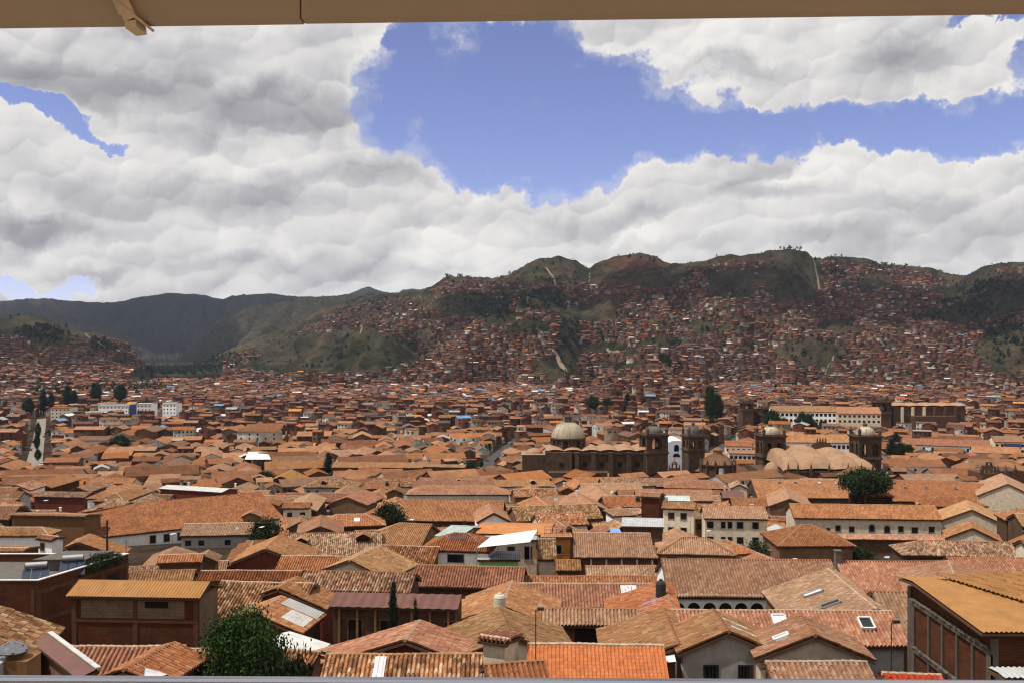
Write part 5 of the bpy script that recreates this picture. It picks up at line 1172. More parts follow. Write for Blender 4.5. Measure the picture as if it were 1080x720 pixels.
def tree_proto(kind):
    if kind in PROTO: return PROTO[kind]
    mat, args, th = {'bush': (LEAFB, (3, 110, 170, 1.0, 1.0, .27, .036), .5), 'broad': (LEAF, (5, 260, 44, 1.0, .62, .27, .05, 'flat'), .9), 'round': (LEAF, (8, 170, 36, 1.0, .85, .30, .065), .6),
                     'tall': (LEAFD, (12, 150, 30, .5, 1.3, .24, .06, 'tall'), .5), 'shrub': (LEAF, (15, 120, 30, 1.0, .55, .32, .06), .12)}[kind]
    mb, ctr = crown_mesh(*args); cr = mb.build('crown', [mat]); cr.location = (0, 0, th)
    tb = MB(); zt = th+args[4]*.9
    tb.tube((0, 0, -.3), (.03, .02, th+.1), .075, .06, 8); tb.tube((.03, .02, th+.1), (0, .03, zt), .06, .025, 7)
    for i in range(7):
        p = ctr[i*5]+np.array([0, 0, th]); z = th+.15*i*args[4]*.6; tb.tube((.02, .02, min(z, p[2]-.05)), p, .035, .008, 5)
    tr = tb.build('trunk', [BARK]); PROTO[kind] = (cr, tr); 
    for o in (cr, tr): C.objects.unlink(o)
    return PROTO[kind]
NTREE = 0
def tree(kind, px, pyb, d, r, label=None, group='trees among the roofs', sz=1.0, name=None, z=None):
    "tree of crown radius r metres standing at photo column px at depth d"
    global NTREE
    x = xat(px, d); zz = gz(x, d) if z is None else z
    root = empty(name or {'bush': 'bushy_tree', 'shrub': 'shrub', 'tall': 'tall_tree'}.get(kind, 'broadleaf_tree'), (x, d, zz), fr.random()*6, label, 'shrub' if kind == 'shrub' else 'tree', group); NTREE += 1
    for o in tree_proto(kind):
        c_ = o.copy(); C.objects.link(c_); c_.parent = root; c_.location = o.location; 
    root.scale = (r, r, r*sz); return root
def topz(py, d): return zat(py, d)
def tree_top(kind, px, ytop, d, r, label, **k):
    "set the vertical scale so that the crown tops out at photo row ytop"
    h0 = {'bush': 2.5, 'broad': 2.14, 'round': 2.3, 'tall': 3.1, 'shrub': 1.22}[kind]
    g = gz(xat(px, d), d); H = zat(ytop, d)-g
    return tree(kind, px, 0, d, r, label, sz=max(H, 1)/(r*h0), **k)
tree_top('bush', 254, 643, 68, 2.9, 'big dark green bushy tree at the bottom beside the rough tiles')
tree_top('shrub', 302, 690, 66, 1.6, 'low green shrub right of the big bushy tree')
tree_top('broad', 913, 495, 290, 6.8, 'big dark round tree in front of the orange cloister roof')
tree_top('round', 410, 532, 205, 3.3, 'dark round tree left of the wide smooth tan roof')
tree_top('shrub', 326, 552, 196, 4.0, 'dark shrub clump before the white windowed wall')
tree_top('shrub', 893, 576, 172, 3.2, 'green shrub behind the chimney of the salmon slope'); tree_top('shrub', 905, 578, 171, 2.8, 'green shrub right of the one behind the salmon slope')
tree_top('shrub', 806, 572, 175, 3.2, 'dark bush left of the tent shaped roof')
tree_top('round', 749, 409, 830, 5.0, 'tall dark eucalyptus pair, the left one, left of the far twin towered church'); tree_top('round', 757, 416, 840, 4.4, 'tall dark eucalyptus pair, the right one, left of the far twin towered church')
tree_top('tall', 415, 612, 84, .9, 'thin dark leafless looking tree before the reddish brown canopy', name='thin_tree'); tree_top('tall', 438, 632, 85, .55, 'short thin dark tree right of the taller one by the canopy', name='thin_tree')
k_ = 0
for (px, yt, d, r, kind) in ((40,446,700,1.9,'round'),(39,458,610,1.7,'round'),(40,474,540,1.7,'round'),(126,459,600,6,'round'),(46,412,1000,9,'tall'),(54,414,1000,8,'tall'),(71,406,1050,9,'tall'),(78,411,1050,8,'tall'),(101,404,1080,6,'round'),(127,406,1090,6.5,'round'),(30,420,960,5.5,'round'),
    (815,433,775,6,'round'),(827,441,765,4,'round'),(846,435,770,4.5,'round'),(853,437,768,4,'round'),(868,444,765,4,'round'),(920,436,780,3.5,'tall'),(940,462,540,6,'tall'),(950,467,545,3.5,'round'),(958,469,545,3,'round'),(984,475,552,3,'shrub'),(1012,474,552,4,'shrub'),(1035,473,548,4,'round'),(662,414,1000,7,'tall'),(625,418,1000,7,'round'),(640,420,980,6,'round'),(700,373,1500,12,'round'),(945,455,620,5,'tall'),(803,455,650,4,'tall'),
    (280,548,200,3,'shrub'),(495,487,420,4,'round'),(280,497,390,4,'round'),(346,477,430,4,'tall'),(96,588,98.5,.9,'shrub'),(107,585,100.3,1.2,'shrub'),(119,583,102,1.0,'shrub')):
    if d < 110:
        t0 = tree(kind, px, 0, d, r, None, 'plants on the brick terrace', z=-36+(zat(611, 92)+36)-.86, name='terrace_plant'); t0['label'] = {96: 'leafy green plant behind the white coping, nearest the solar heaters', 107: 'widest leafy green plant, middle one on the brick terrace', 119: 'leafy green plant nearest the far corner of the brick terrace'}[px]; t0['category'] = 'plant'; continue
    k_ += 1
    tree_top(kind, px, yt, d, r, None)['label'] = {40: 'street tree in the pale avenue, farthest of three', 38: 'street tree in the pale avenue, middle of three'}.get(px, f"dark {'slender' if kind == 'tall' else 'round' if kind == 'round' else 'low'} tree") if False else None or f"dark {'slender' if kind == 'tall' else 'rounded' if kind == 'round' else 'low spreading'} tree"
TREELABELS = True
# far trees on the hillsides and gardens: one mass
def tree_mass(n_try, ymin, ymax, fn, hr):
    xs = RNG.uniform(-.56, .56, n_try); y = np.sqrt(RNG.uniform(ymin**2, ymax**2, n_try)); xs = xs*y; z = ground(xs, y); px = 540+FPX*xs/y; py = 360-FPX*z/y
    ok = RNG.random(n_try) < fn(px, py, xs, y); return np.stack([xs[ok], y[ok], z[ok], RNG.uniform(hr[0], hr[1], ok.sum())], 1)
WOODS = [(572,318,30,13,.9),(600,352,14,14,.9),(555,350,14,10,.5),(640,352,26,9,.8),(660,335,10,8,.6),(1010,326,45,9,.9),(1062,352,24,20,.8),(1065,372,20,12,.5),(1045,305,45,12,.5),(980,330,25,9,.9),(520,330,22,10,.7),(500,318,14,8,.6),(535,322,14,12,.8),(860,376,40,9,.6),(48,352,24,9,.9),(105,364,12,8,.7),(30,350,14,6,.6),(705,344,12,8,.7),(748,344,12,8,.6),(392,325,10,6,.5),(190,388,40,7,.5),(235,380,20,9,.5),(885,285,10,8,.4),(940,285,30,8,.4),(700,362,20,5,.5),(60,412,34,7,.4),(140,412,40,6,.35),(880,300,9,20,.35),(650,270,25,3,.2),(835,263,14,2,.9),(590,300,30,14,.25),(630,395,40,5,.5),(480,293,20,4,.4)]
def wf_(px, py, x, y):
    d_ = np.where(fbm(x/60, y/60, 91, 4) > .58, .12, .015)*np.where(py > 395, .35, 1)
    for cx0, cy0, rx, ry, k in WOODS: d_ = np.maximum(d_, 1.3*k*np.clip(1.35-((px-cx0)/rx)**2-((py-cy0)/ry)**2, 0, 1))
    return np.where((px > 150) & (px < 236) & (y > 3000), .02, d_)
T = np.concatenate([tree_mass(60000, 1150, 3100, lambda a, b_, c_, d_: np.clip((fbm(c_/45, d_/70, 97, 4)-.40)*1.6, 0, .5), (1.6, 4)), tree_mass(34000, 1250, 3000, wf_, (5, 11)), tree_mass(9000, 3000, 5600, lambda a, b_, c_, d_: np.where(fbm(c_/150, d_/150, 95, 4) > .55, .3, .02), (6, 12)), tree_mass(9000, 380, 1250, lambda a, b_, c_, d_: .012+0*a, (4, 8))])
print('far trees', len(T))
LP = 24; nt = len(T); dd_ = RNG.normal(size=(nt, LP, 3)); dd_ /= np.linalg.norm(dd_, axis=2)[..., None]; H_ = T[:, 3][:, None]; sl_ = RNG.uniform(.22, .5, (nt, 1))
rad = RNG.uniform(.5, 1, (nt, LP)); ctr = np.stack([T[:, 0:1]+dd_[..., 0]*rad*H_*sl_, T[:, 1:2]+dd_[..., 1]*rad*H_*sl_, T[:, 2:3]+H_*.56+dd_[..., 2]*rad*H_*.44], -1)
a = RNG.normal(size=(nt, LP, 3)); a /= np.linalg.norm(a, axis=2)[..., None]; b2 = np.cross(a, RNG.normal(size=(nt, LP, 3))); b2 /= np.linalg.norm(b2, axis=2)[..., None]
s_ = (H_*.17*RNG.uniform(.7, 1.3, (nt, LP)))[..., None]
Vt = np.stack([ctr-a*s_, ctr-b2*s_*.8, ctr+a*s_, ctr+b2*s_*.8], 2).reshape(-1, 3); q = np.arange(len(Vt)).reshape(-1, 4); u = np.clip(np.repeat(RNG.random(nt), LP)*.6+RNG.random(nt*LP)*.4, 0, 1)
mb = MB(); mb.grid(Vt, q, np.repeat(np.stack([u, u], 1)[:, None, :], 4, 1)); tag(mb.build('far_woods', [LEAFD]), 'far dark trees and woods scattered over the hillsides and between distant houses', 'woods', kind='stuff')
HAZE = 2.4e-5
# ------------------------------------------------------------------ the terrace we look from
tr = empty('roof_terrace', (0, 0, -1.6), 0, 'viewing terrace whose tan eave board crosses the top of the picture', 'terrace')
paint = plain('eave_paint', (.25, .188, .142), .7, .07, 8, stain=.12)
def bar_pts(pxa, ya, pxb, yb, z, ext):
    a = np.array([xat(pxa, z*FPX/(360-ya)), z*FPX/(360-ya), z]); b_ = np.array([xat(pxb, z*FPX/(360-yb)), z*FPX/(360-yb), z]); e = (b_-a)/np.linalg.norm(b_-a)
    return a-e*ext, b_+e*ext, e
a, b_, e = bar_pts(0, 27, 1080, 12.5, .45, 1.6); nrm = np.array([-e[1], e[0], 0])
M_ = Matrix(((e[0], nrm[0], 0, a[0]), (e[1], nrm[1], 0, a[1]), (0, 0, 1, a[2]), (0, 0, 0, 1))); L = float(np.linalg.norm(b_-a)); off = Vector((0, 0, 1.6))
seam = None
mid = wpt(319, 20, 1.4); sx = float(np.dot(mid-a, e))
bm_ = MB(); bm_.box(0, sx-.0012, -.012, .014, 0, .12); bm_.box(sx+.0012, L, -.012, .014, 0.0008, .12)
o = bm_.build('eave_board', [paint], tr); o.matrix_basis = Matrix.Translation(off) @ M_
g = MB(); g.box(sx-.00118, sx+.00118, -.009, .012, 0.001, .12); o2 = g.build('board_joint', [WM['dark']], o)
g = MB(); g.face([(0, -1.1, .24), (L, -1.1, .24), (L, -.012, .12), (0, -.012, .12)][::-1]); g.face([(0, -1.1, .30), (L, -1.1, .30), (L, .03, .165), (0, .03, .165)]); g.face([(0, .03, .165), (L, .03, .165), (L, .015, .121), (0, .015, .121)][::-1]); o2 = g.build('eave_roof', [paint], tr); o2.matrix_basis = Matrix.Translation(off) @ M_
cp = wpt(140, 14, 1.4); cxl = float(np.dot(cp-a, e))
k = MB(); k.box(-.009, .009, -.02, -.0125, .0, .08); k.box(-.008, .008, -.02, .016, -.012, -.002, M=Matrix.Rotation(R(18), 4, 'Y')); k.box(.005, .009, -.021, .0165, -.019, .045, M=Matrix.Rotation(R(-28), 4, 'Y')); k.box(-.012, -.003, -.0205, -.0126, .012, .055)
ck = k.build('metal_clip', [plain('painted_clip', (.42, .31, .22), .5, .2, 20)], tr); ck.matrix_basis = Matrix.Translation(off) @ M_ @ Matrix.Translation((cxl, 0, 0)) @ Matrix.Rotation(R(-24), 4, 'Y')
a2, b2_, e2 = bar_pts(0, 712.2, 1080, 717.5, -.503, 1.5)
r_ = MB(); rad_ = .024; dz = np.array([0, 0, -rad_]); r_.tube(a2+dz, b2_+dz, rad_, None, 24)
for t0 in (.03, .97): p = a2+(b2_-a2)*t0; r_.tube(p+dz*1.5, np.array([p[0], p[1], -1.6]), .02, None, 12)
for z in (-.75, -1.0, -1.25): r_.tube(a2+np.array([0, 0, z+.503]), b2_+np.array([0, 0, z+.503]), .01, None, 10)
ro_ = r_.build('railing', [simple('rail_steel', (.50, .50, .56), .2, .5, 1.0)], tr, smooth=True); ro_.matrix_basis = Matrix.Translation(off)
f = MB(); f.box(-6, 6, -5, 1.9, -.25, 0); f.build('terrace_floor', [WM['cream']], tr)
f = MB(); f.box(-6, 6, -5.3, -5.0, 0, 2.6); f.box(-6.3, -6.0, -5.3, 1.0, 0, 2.6); f.box(6.0, 6.3, -5.3, 1.0, 0, 2.6); f.build('terrace_wall', [WM['cream']], tr)
f = MB(); f.box(-6, 6, -5.3, 1.85, -14, -.26); f.build('house_below', [WM['cream']], tr)
# ------------------------------------------------------------------ small things
def pole(px, yt, yb, d, r, label, name='lamp_post', arm=True):
    x = xat(px, d); z1 = zat(yt, d); z0 = min(gz(x, d), zat(yb, d)); o = empty(name, (x, d, z0), 0, label, 'lamp post' if arm else 'pole')
    m = MB(); m.tube((0, 0, 0), (0, 0, z1-z0), r, r*.7, 8); m.build('pole', [IRON], o)
    if arm:
        m = MB(); m.tube((0, 0, z1-z0-.1), (.35, 0, z1-z0+.02), r*.6, None, 6); m.box(.1, .52, -.14, .14, z1-z0-.02, z1-z0+.14); m.build('lamp_head', [IRON], o)
    return o
pole(565, 642.5, 716, 63, .045, 'thin dark lamp post rising before the orange-red modern roof')
pole(940, 656, 712, 63, .05, 'dark lamp post before the grey wall, left of the brick building')
pole(113, 548, 572, 150, .22, 'dark red metal flue pipe among the tan roofs at the left', 'flue_pipe', False)
pole(133, 569, 586, 104, .05, 'thin antenna pole at the right corner of the brick terrace', 'antenna_pole', False)
pole(530, 634, 650, 88, .03, 'thin antenna beside the beige water tank', 'antenna_pole', False)
pole(675, 676, 684, 72, .04, 'short vent pipe above the orange-red modern roof', 'vent_pipe', False)
def tank(px, yt, yb, d, wpx, mat, label, name='water_tank'):
    x = xat(px, d); z1, z0 = zat(yt, d), zat(yb, d); r = wpx*d/FPX/2; o = empty(name, (x, d, z0), 0, label, 'water tank'); h = z1-z0
    m = MB(); m.lathe([(0, 0), (r*.96, 0), (r, h*.05), (r, h*.3), (r*.96, h*.33), (r, h*.36), (r, h*.6), (r*.96, h*.63), (r, h*.66), (r, h*.74), (r*.8, h*.88), (r*.35, h*.95)], 24); m.build('tank_body', [mat], o)
    m = MB(); m.lathe([(r*.35, h*.945), (r*.35, h), (r*.3, h*1.02), (0, h*1.03)], 16); m.build('lid', [mat], o)
    g_ = gz(x, d); m = MB()
    for i in (-1, 1):
        for j in (-1, 1): m.box(i*r*.6-.08, i*r*.6+.08, j*r*.6-.08, j*r*.6+.08, g_-z0, -.12)
    m.box(-r*.8, r*.8, -r*.8, r*.8, -.12, -.003); m.build('stand', [WM['dark']], o); return o
tank(697, 610.5, 629, 99, 11, BLACKP, 'black plastic water tank on a stand left of the arcaded house')
tank(527, 625, 641, 88, 13, BEIGEP, 'beige plastic water tank behind the weathered tan roof')
# chrome cowl on its pillar
d = 24.; x = xat(11, d); z0 = gz(x, d); ck_ = empty('chimney_stack', (x, d, z0), 0, 'brown chimney pillar with polished dome cowl and grey meter box at lower left', 'chimney')
zt = zat(690, d)-z0
m = MB(); m.box(-.06, .5, -.2, .5, 0, zt-.10); m.lathe([(.14, zt-.12), (.14, zt-.0)], 20, 0, .1); m.build('pillar', [WM['ochre']], ck_)
m = MB(); m.lathe([(.2, zt-.01), (.33, zt+.0), (.36, zt+.05)]+[(.36*math.cos(t), zt+.06+.22*math.sin(t)) for t in np.linspace(0.05, math.pi/2, 9)], 32, 0, .1); m.build('dome_cowl', [STEEL], ck_, smooth=True)
m = MB(); m.box(-.50, -.063, -.45, .2, zt-1.2, zt-.10); bx = m.build('meter_box', [MM['m_grey']], ck_)
m = MB(); m.tube((-.24, -.47, zt-.42), (-.24, -.452, zt-.42), .09, None, 16); m.build('dial', [BLACKP], bx)
def tank_on(h, i, black):
    p = h.loc2w(h.L*random.uniform(-.3, .3), -h.wn*.5, (h.H+h.zn)/2+.15); r = random.uniform(.45, .6); hh = r*2.3
    px, py, dd = ppos(h); a_ = min(ANCH, key=lambda q_: abs(ppos(q_)[0]-px)+3*abs(ppos(q_)[1]-py)); ax = ppos(a_)[0]
    lab = f"{'black' if black else 'beige'} water tank on a tiled roof {'left' if px < ax else 'right'} of the {a_.short}"
    if lab in TL: return
    TL.add(lab)
    o = empty('water_tank', p, 0, lab, 'water tank', 'water tanks on the roofs'); mt = BLACKP if black else BEIGEP
    m = MB(); m.lathe([(0, 0), (r*.96, 0), (r, hh*.05), (r, hh*.7), (r*.8, hh*.86), (r*.35, hh*.94)], 20); m.build('tank_body', [mt], o)
    m = MB(); m.lathe([(r*.35, hh*.935), (r*.35, hh), (0, hh*1.03)], 14); m.build('lid', [mt], o)
    m = MB(); m.box(-r*.8, r*.8, -r*.8, r*.8, -.9, -.003); m.build('stand', [WM['concrete']], o)
TL = set(); random.seed(3)
for i, h in enumerate(random.sample(FILL, 34)): tank_on(h, i, i % 5 < 3)
for i, h in enumerate(random.sample([q_ for q_ in FILL if q_.mid[1] < 240], 26)):
    p = h.loc2w(h.L*random.uniform(-.4, .4), 0, h.H); px, py, dd = ppos(h); a_ = min(ANCH, key=lambda q_: abs(ppos(q_)[0]-px)+3*abs(ppos(q_)[1]-py))
    lab = f"thin rooftop antenna rising {'left' if px < ppos(a_)[0] else 'right'} of the {a_.short}"
    if lab in TL: continue
    TL.add(lab); o = empty('antenna_pole', p, random.random()*3, lab, 'antenna', 'rooftop antennas'); L_ = random.uniform(1.4, 3)
    m = MB(); m.tube((0, 0, -.3), (0, 0, L_), .03, None, 6); m.build('mast', [IRON], o)
    m = MB(); m.tube((-.6, 0, L_-.1), (.6, 0, L_-.1), .018, None, 5)
    for k_ in range(5): m.tube((-.5+.25*k_, -.3, L_-.1), (-.5+.25*k_, .3, L_-.1), .012, None, 4)
    m.build('aerial', [GALV], o)
# cloth things
def cloth(name, pts, d, mat, label, cat, sag_=.25, posts=False):
    "quad of fabric from four photo points with their own depths"
    P = [wpt(px, py, dd) for px, py, dd in pts]; ce = sum(P)/4; n_ = 9; m = MB(); g_ = np.zeros((n_, n_, 3))
    for i in range(n_):
        for j in range(n_):
            u, v = i/(n_-1), j/(n_-1); g_[i, j] = (P[0]*(1-u)+P[1]*u)*(1-v)+(P[3]*(1-u)+P[2]*u)*v; g_[i, j, 2] -= sag_*16*u*(1-u)*v*(1-v)*.5*(1+.3*math.sin(7*u+5*v))
    o = empty(name, ce, 0, label, cat)
    for th in (0, -.02):
        for i in range(n_-1):
            for j in range(n_-1): q_ = [g_[i, j]-ce, g_[i+1, j]-ce, g_[i+1, j+1]-ce, g_[i, j+1]-ce]; q_ = [p+np.array([0, 0, th]) for p in q_]; m.face(q_ if th == 0 else q_[::-1])
    m.build('fabric', [mat], o)
    if posts:
        for p in P: mm_ = MB(); mm_.tube((p[0]-ce[0], p[1]-ce[1], gz(p[0], p[1])-ce[2]), tuple(p-ce), .06, None, 6); mm_.build('post', [GALV], o)
    return o
cloth('canopy', [(503, 577, 133), (559, 571, 133), (567, 558, 146), (518, 565, 146)], 140, TARPW, 'white fabric canopy over the green walled terrace', 'canopy', .2, True)
cloth('tarpaulin', [(344, 686.5, 76), (372, 686, 76), (377, 678, 80), (349, 679.5, 80)], 78, TARPT, 'teal tarpaulin lying in the dark yard below the canopy house', 'tarpaulin', .1, True)
cloth('tarpaulin', [(152, 714, 60), (172, 712, 60), (178, 710, 64), (153, 703.5, 62)], 60, TARPW, 'white sheet at the bottom edge left of the bushy tree', 'sheet', .1, True)
cloth('tarpaulin', [(643, 562, 165), (656, 562, 165), (653, 556.5, 168), (644, 557, 168)], 165, TARPB, 'crumpled blue tarpaulin by the patched sheet shack', 'tarpaulin', .3, True)
cloth('canopy', [(738, 700, 60), (0, 0, 60), (0, 0, 60), (0, 0, 60)], 60, TARPW, 'x', 'x') if False else None
cloth('sheet_roof', [(686, 700, 71), (713, 697, 71), (708, 674, 78), (686, 679, 78)], 74, TARPW, 'white sheet roof between the orange-red roof and the grey gable', 'sheet', .05, True)
cloth('canopy', [(258, 484, 480), (286, 484, 480), (282, 476, 500), (262, 476, 500)], 480, TARPW, 'white tent canopy with red edge among the left roofs', 'canopy', -.8, True)
# parked cars in the streets
CARM = [simple('car_paint_'+n_, c_, .3, .5) for n_, c_ in (('white', (.7, .7, .7)), ('dark', (.03, .03, .035)), ('red', (.35, .03, .02)), ('silver', (.4, .41, .42)))]
def car(x, y, rz, ci, label):
    o = empty('parked_car', (x, y, gz(x, y)+.13), rz, label, 'car', 'cars in the streets')
    prof = [(-2.1, .35), (2.1, .35), (2.1, .75), (1.1, .92), (-1.9, .95), (-2.1, .8)]
    m = MB(); P = [(p[0], -.85, p[1]) for p in prof]; Q = [(p[0], .85, p[1]) for p in prof]; m.face(P); m.face(Q[::-1])
    for i in range(6): j = (i+1) % 6; m.face([P[j], P[i], Q[i], Q[j]])
    m.build('body', [CARM[ci]], o)
    m = MB(); T_ = [(-1.75, .95), (1.0, .92), (.35, 1.45), (-1.3, 1.48)]; P = [(p[0], -.76, p[1]) for p in T_]; Q = [(p[0], .76, p[1]) for p in T_]; m.face(P, 1); m.face(Q[::-1], 1)
    for i, mt in ((1, 1), (2, 0), (3, 1)): j = (i+1) % 4; m.face([P[j], P[i], Q[i], Q[j]], mt)
    m.build('cabin', [CARM[ci], GLASS], o)
    for wx in (-1.3, 1.3):
        for wy in (-.88, .7): m = MB(); m.tube((wx, wy, .33), (wx, wy+.18, .33), .33, None, 12); m.build('wheel', [BLACKP], o)
kk = 0
for Q, nm, offs in ((st1, 'pale avenue at the left', 3.5), (st2, 'street left of the domed church', 2.4), (st3, 'street behind the round chapel', 2.6)):
    n_ = 4
    for i in range(n_):
        j = int((i+.6)/n_*(len(Q)-2)); p = Q[j]; tg_ = Q[j+1]-Q[j]; a_ = math.atan2(tg_[1], tg_[0]); sd = offs*(1 if i % 2 else -1)
        ci = (i+kk) % 4
        car(p[0]-math.sin(a_)*sd, p[1]+math.cos(a_)*sd, a_, ci, f"{('white','dark','red','silver')[ci]} car parked in the {nm}, {('nearest','second','third','farthest')[i]} of four")
    kk += 1
# ------------------------------------------------------------------ tree labels
ts_ = [o for o in C.objects if o.parent is None and o.get('category') in ('tree', 'shrub') and o.get('label', '').startswith('dark ') and 'left' not in o['label'] and len(o['label'].split()) < 5]
ANC2 = [('pale avenue', 42, 470), ('white slab blocks', 125, 430), ('long white arcaded building', 850, 440), ('far dark stone church', 975, 435), ('long white low building', 1000, 470), ('domed church', 610, 465), ('long dark brick church', 420, 497), ('far twin towered church', 798, 430), ('cream school block', 145, 480), ('tall hillside', 700, 370)]
seen_l = {}
for o in ts_:
    px, py = proj((o.location.x, o.location.y, o.location.z+5)); best = sorted(ANC2, key=lambda q_: abs(q_[1]-px)+2*abs(q_[2]-py))
    w_ = o['label'].replace('dark ', '').replace(' tree', '')
    base_l = f"dark {w_} tree by the {best[0][0]}"; seen_l.setdefault(base_l, []).append((px, o))
ORD = ['first', 'second', 'third', 'fourth', 'fifth', 'sixth', 'seventh', 'eighth', 'ninth', 'tenth']
for bl, L0 in seen_l.items():
    L0.sort(key=lambda q_: q_[0])
    for i, (px, o) in enumerate(L0): o['label'] = bl if len(L0) == 1 else f"{bl}, {ORD[i]} from the left"

# ------------------------------------------------------------------ unseen clouds added overhead to cast shade on the mountains
cm = bpy.data.materials.new('cloud'); cm.use_nodes = True; t_ = NT(cm.node_tree); b_ = cm.node_tree.nodes['Principled BSDF']; b_.inputs['Base Color'].default_value = (.85, .85, .86, 1); b_.inputs['Roughness'].default_value = 1
tp = t_.n('ShaderNodeBsdfTransparent'); mxs = t_.n('ShaderNodeMixShader', ins={0: .62, 1: b_.outputs[0], 2: tp.outputs[0]}); t_.t.links.new(mxs.outputs[0], cm.node_tree.nodes['Material Output'].inputs[0])
import bmesh
def cloud(x, y, z, rx, ry, rz, seed, n=16):
    r = random.Random(seed); bm = bmesh.new()
    for i in range(n):
        a = r.uniform(0, 6.283); q = math.sqrt(r.random())*.75; s_ = r.uniform(.28, .5)
        bmesh.ops.create_icosphere(bm, subdivisions=3, radius=1, matrix=Matrix.Translation((rx*q*math.cos(a), ry*q*math.sin(a), rz*r.uniform(0, .35))) @ Matrix.Diagonal((rx*s_, ry*s_, rz*s_*1.4, 1)))
    for v in bm.verts:
        k = 1+.22*(float(fbm(np.array([v.co.x/260+seed]), np.array([v.co.y/260+v.co.z/200]), seed, 4)[0])-.5)*2
        v.co *= k; v.co.z = max(v.co.z, -rz*.12)
    me = bpy.data.meshes.new('cloud'); bm.to_mesh(me); bm.free(); me.materials.append(cm); o = bpy.data.objects.new('cloud', me); C.objects.link(o); o.location = (x, y, z)
    tag(o, 'unseen cumulus cloud added overhead to shade the mountains', 'cloud', 'unseen shading clouds', 'structure')
cot = 1/math.tan(R(62))
def shade(px, Y, rx, ry, h, rz, seed): cloud((px-540)/FPX*Y-h*cot*.956, Y-h*cot*.29, h, rx, ry, rz, seed)
shade(120, 6300, 1500, 1200, 3300, 420, 1); shade(350, 6700, 900, 700, 3300, 380, 2); shade(130, 4000, 420, 600, 2300, 220, 12)
shade(530, 2500, 260, 200, 1500, 110, 3); shade(770, 2300, 360, 260, 1500, 120, 4); shade(1040, 2300, 380, 330, 1500, 130, 5); shade(20, 2000, 330, 260, 1400, 110, 8)
# ------------------------------------------------------------------ air
hb = MB(); hb.box(-4200, 4200, -40, 9100, -135, 450); hm_ = bpy.data.materials.new('haze'); hm_.use_nodes = True; nt_ = hm_.node_tree; nt_.nodes.clear()
ou = nt_.nodes.new('ShaderNodeOutputMaterial'); pv = nt_.nodes.new('ShaderNodeVolumePrincipled'); pv.inputs['Color'].default_value = (.62, .74, 1.0, 1); pv.inputs['Density'].default_value = HAZE; pv.inputs['Anisotropy'].default_value = .2; nt_.links.new(pv.outputs[0], ou.inputs['Volume'])
hz = hb.build('haze', [hm_]); tag(hz, kind='stuff')
# ------------------------------------------------------------------ camera, light, sky
cam = bpy.data.cameras.new('camera'); co = bpy.data.objects.new('camera', cam); C.objects.link(co)
cam.lens = 35; cam.sensor_width = 36; cam.clip_start = .1; cam.clip_end = 40000
co.location = (0, 0, 0); co.rotation_euler = (R(90), 0, 0); sc.camera = co
SUN_EL, SUN_AZ = 62, -107      # degrees; azimuth from +Y, negative = left
ts = Vector((math.sin(R(SUN_AZ))*math.cos(R(SUN_EL)), math.cos(R(SUN_AZ))*math.cos(R(SUN_EL)), math.sin(R(SUN_EL))))
sl = bpy.data.lights.new('sun', 'SUN'); sl.energy = 4.6; sl.angle = R(.53); sl.color = (1, .95, .87)
so = bpy.data.objects.new('sun', sl); C.objects.link(so); so.rotation_euler = ts.to_track_quat('Z', 'Y').to_euler(); so.location = (-300, 0, 600)
wd = bpy.data.worlds.new('World'); sc.world = wd; wd.use_nodes = True
t = NT(wd.node_tree); bg = wd.node_tree.nodes['Background']
sky = t.n('ShaderNodeTexSky', sky_type='NISHITA', sun_disc=False, sun_elevation=R(SUN_EL), sun_rotation=R(SUN_AZ), altitude=3400, air_density=1.0, dust_density=.6, ozone_density=3.0)
dirv = t.n('ShaderNodeTexCoord').outputs['Generated']
sep = t.n('ShaderNodeSeparateXYZ', ins={0: dirv})
az = t.math('ARCTAN2', sep.outputs[0], sep.outputs[1]); el = t.math('ARCSINE', sep.outputs[2])
P0 = t.n('ShaderNodeCombineXYZ', ins={0: az, 1: el, 2: 0.0}).outputs[0]
wnz = t.n('ShaderNodeTexNoise', noise_dimensions='2D', ins={'Vector': P0, 'Scale': 9.0, 'Detail': 7, 'Roughness': .62}).outputs['Color']
wv = t.n('ShaderNodeVectorMath', operation='SUBTRACT', ins={0: wnz, 1: (.5, .5, .5)}).outputs[0]
def warped(k): return t.n('ShaderNodeVectorMath', operation='MULTIPLY_ADD', ins={0: wv, 1: (k, k, 0), 2: P0}).outputs[0]
PW = warped(.11); sw = t.n('ShaderNodeSeparateXYZ', ins={0: PW})
def ell(px, py, rx, ry, rot=0, src=None):
    "1 in the middle of a soft ellipse of sky, 0 at its rim, negative outside"
    a = math.atan((px-540)/FPX); e = math.atan((360-py)/math.hypot(FPX, px-540)); s_ = src or sw
    dx = t.math('SUBTRACT', s_.outputs[0], a); dy = t.math('SUBTRACT', s_.outputs[1], e)
    c_, n_ = math.cos(R(rot)), math.sin(R(rot))
    u = t.math('MULTIPLY_ADD', dx, c_, t.math('MULTIPLY', dy, n_)); v = t.math('MULTIPLY_ADD', dx, -n_, t.math('MULTIPLY', dy, c_))
    u = t.math('DIVIDE', u, rx/FPX); v = t.math('DIVIDE', v, ry/FPX)
    r = t.math('SQRT', t.math('MULTIPLY_ADD', u, u, t.math('MULTIPLY', v, v)))
    return t.math('SUBTRACT', 1.0, r)
blue = None
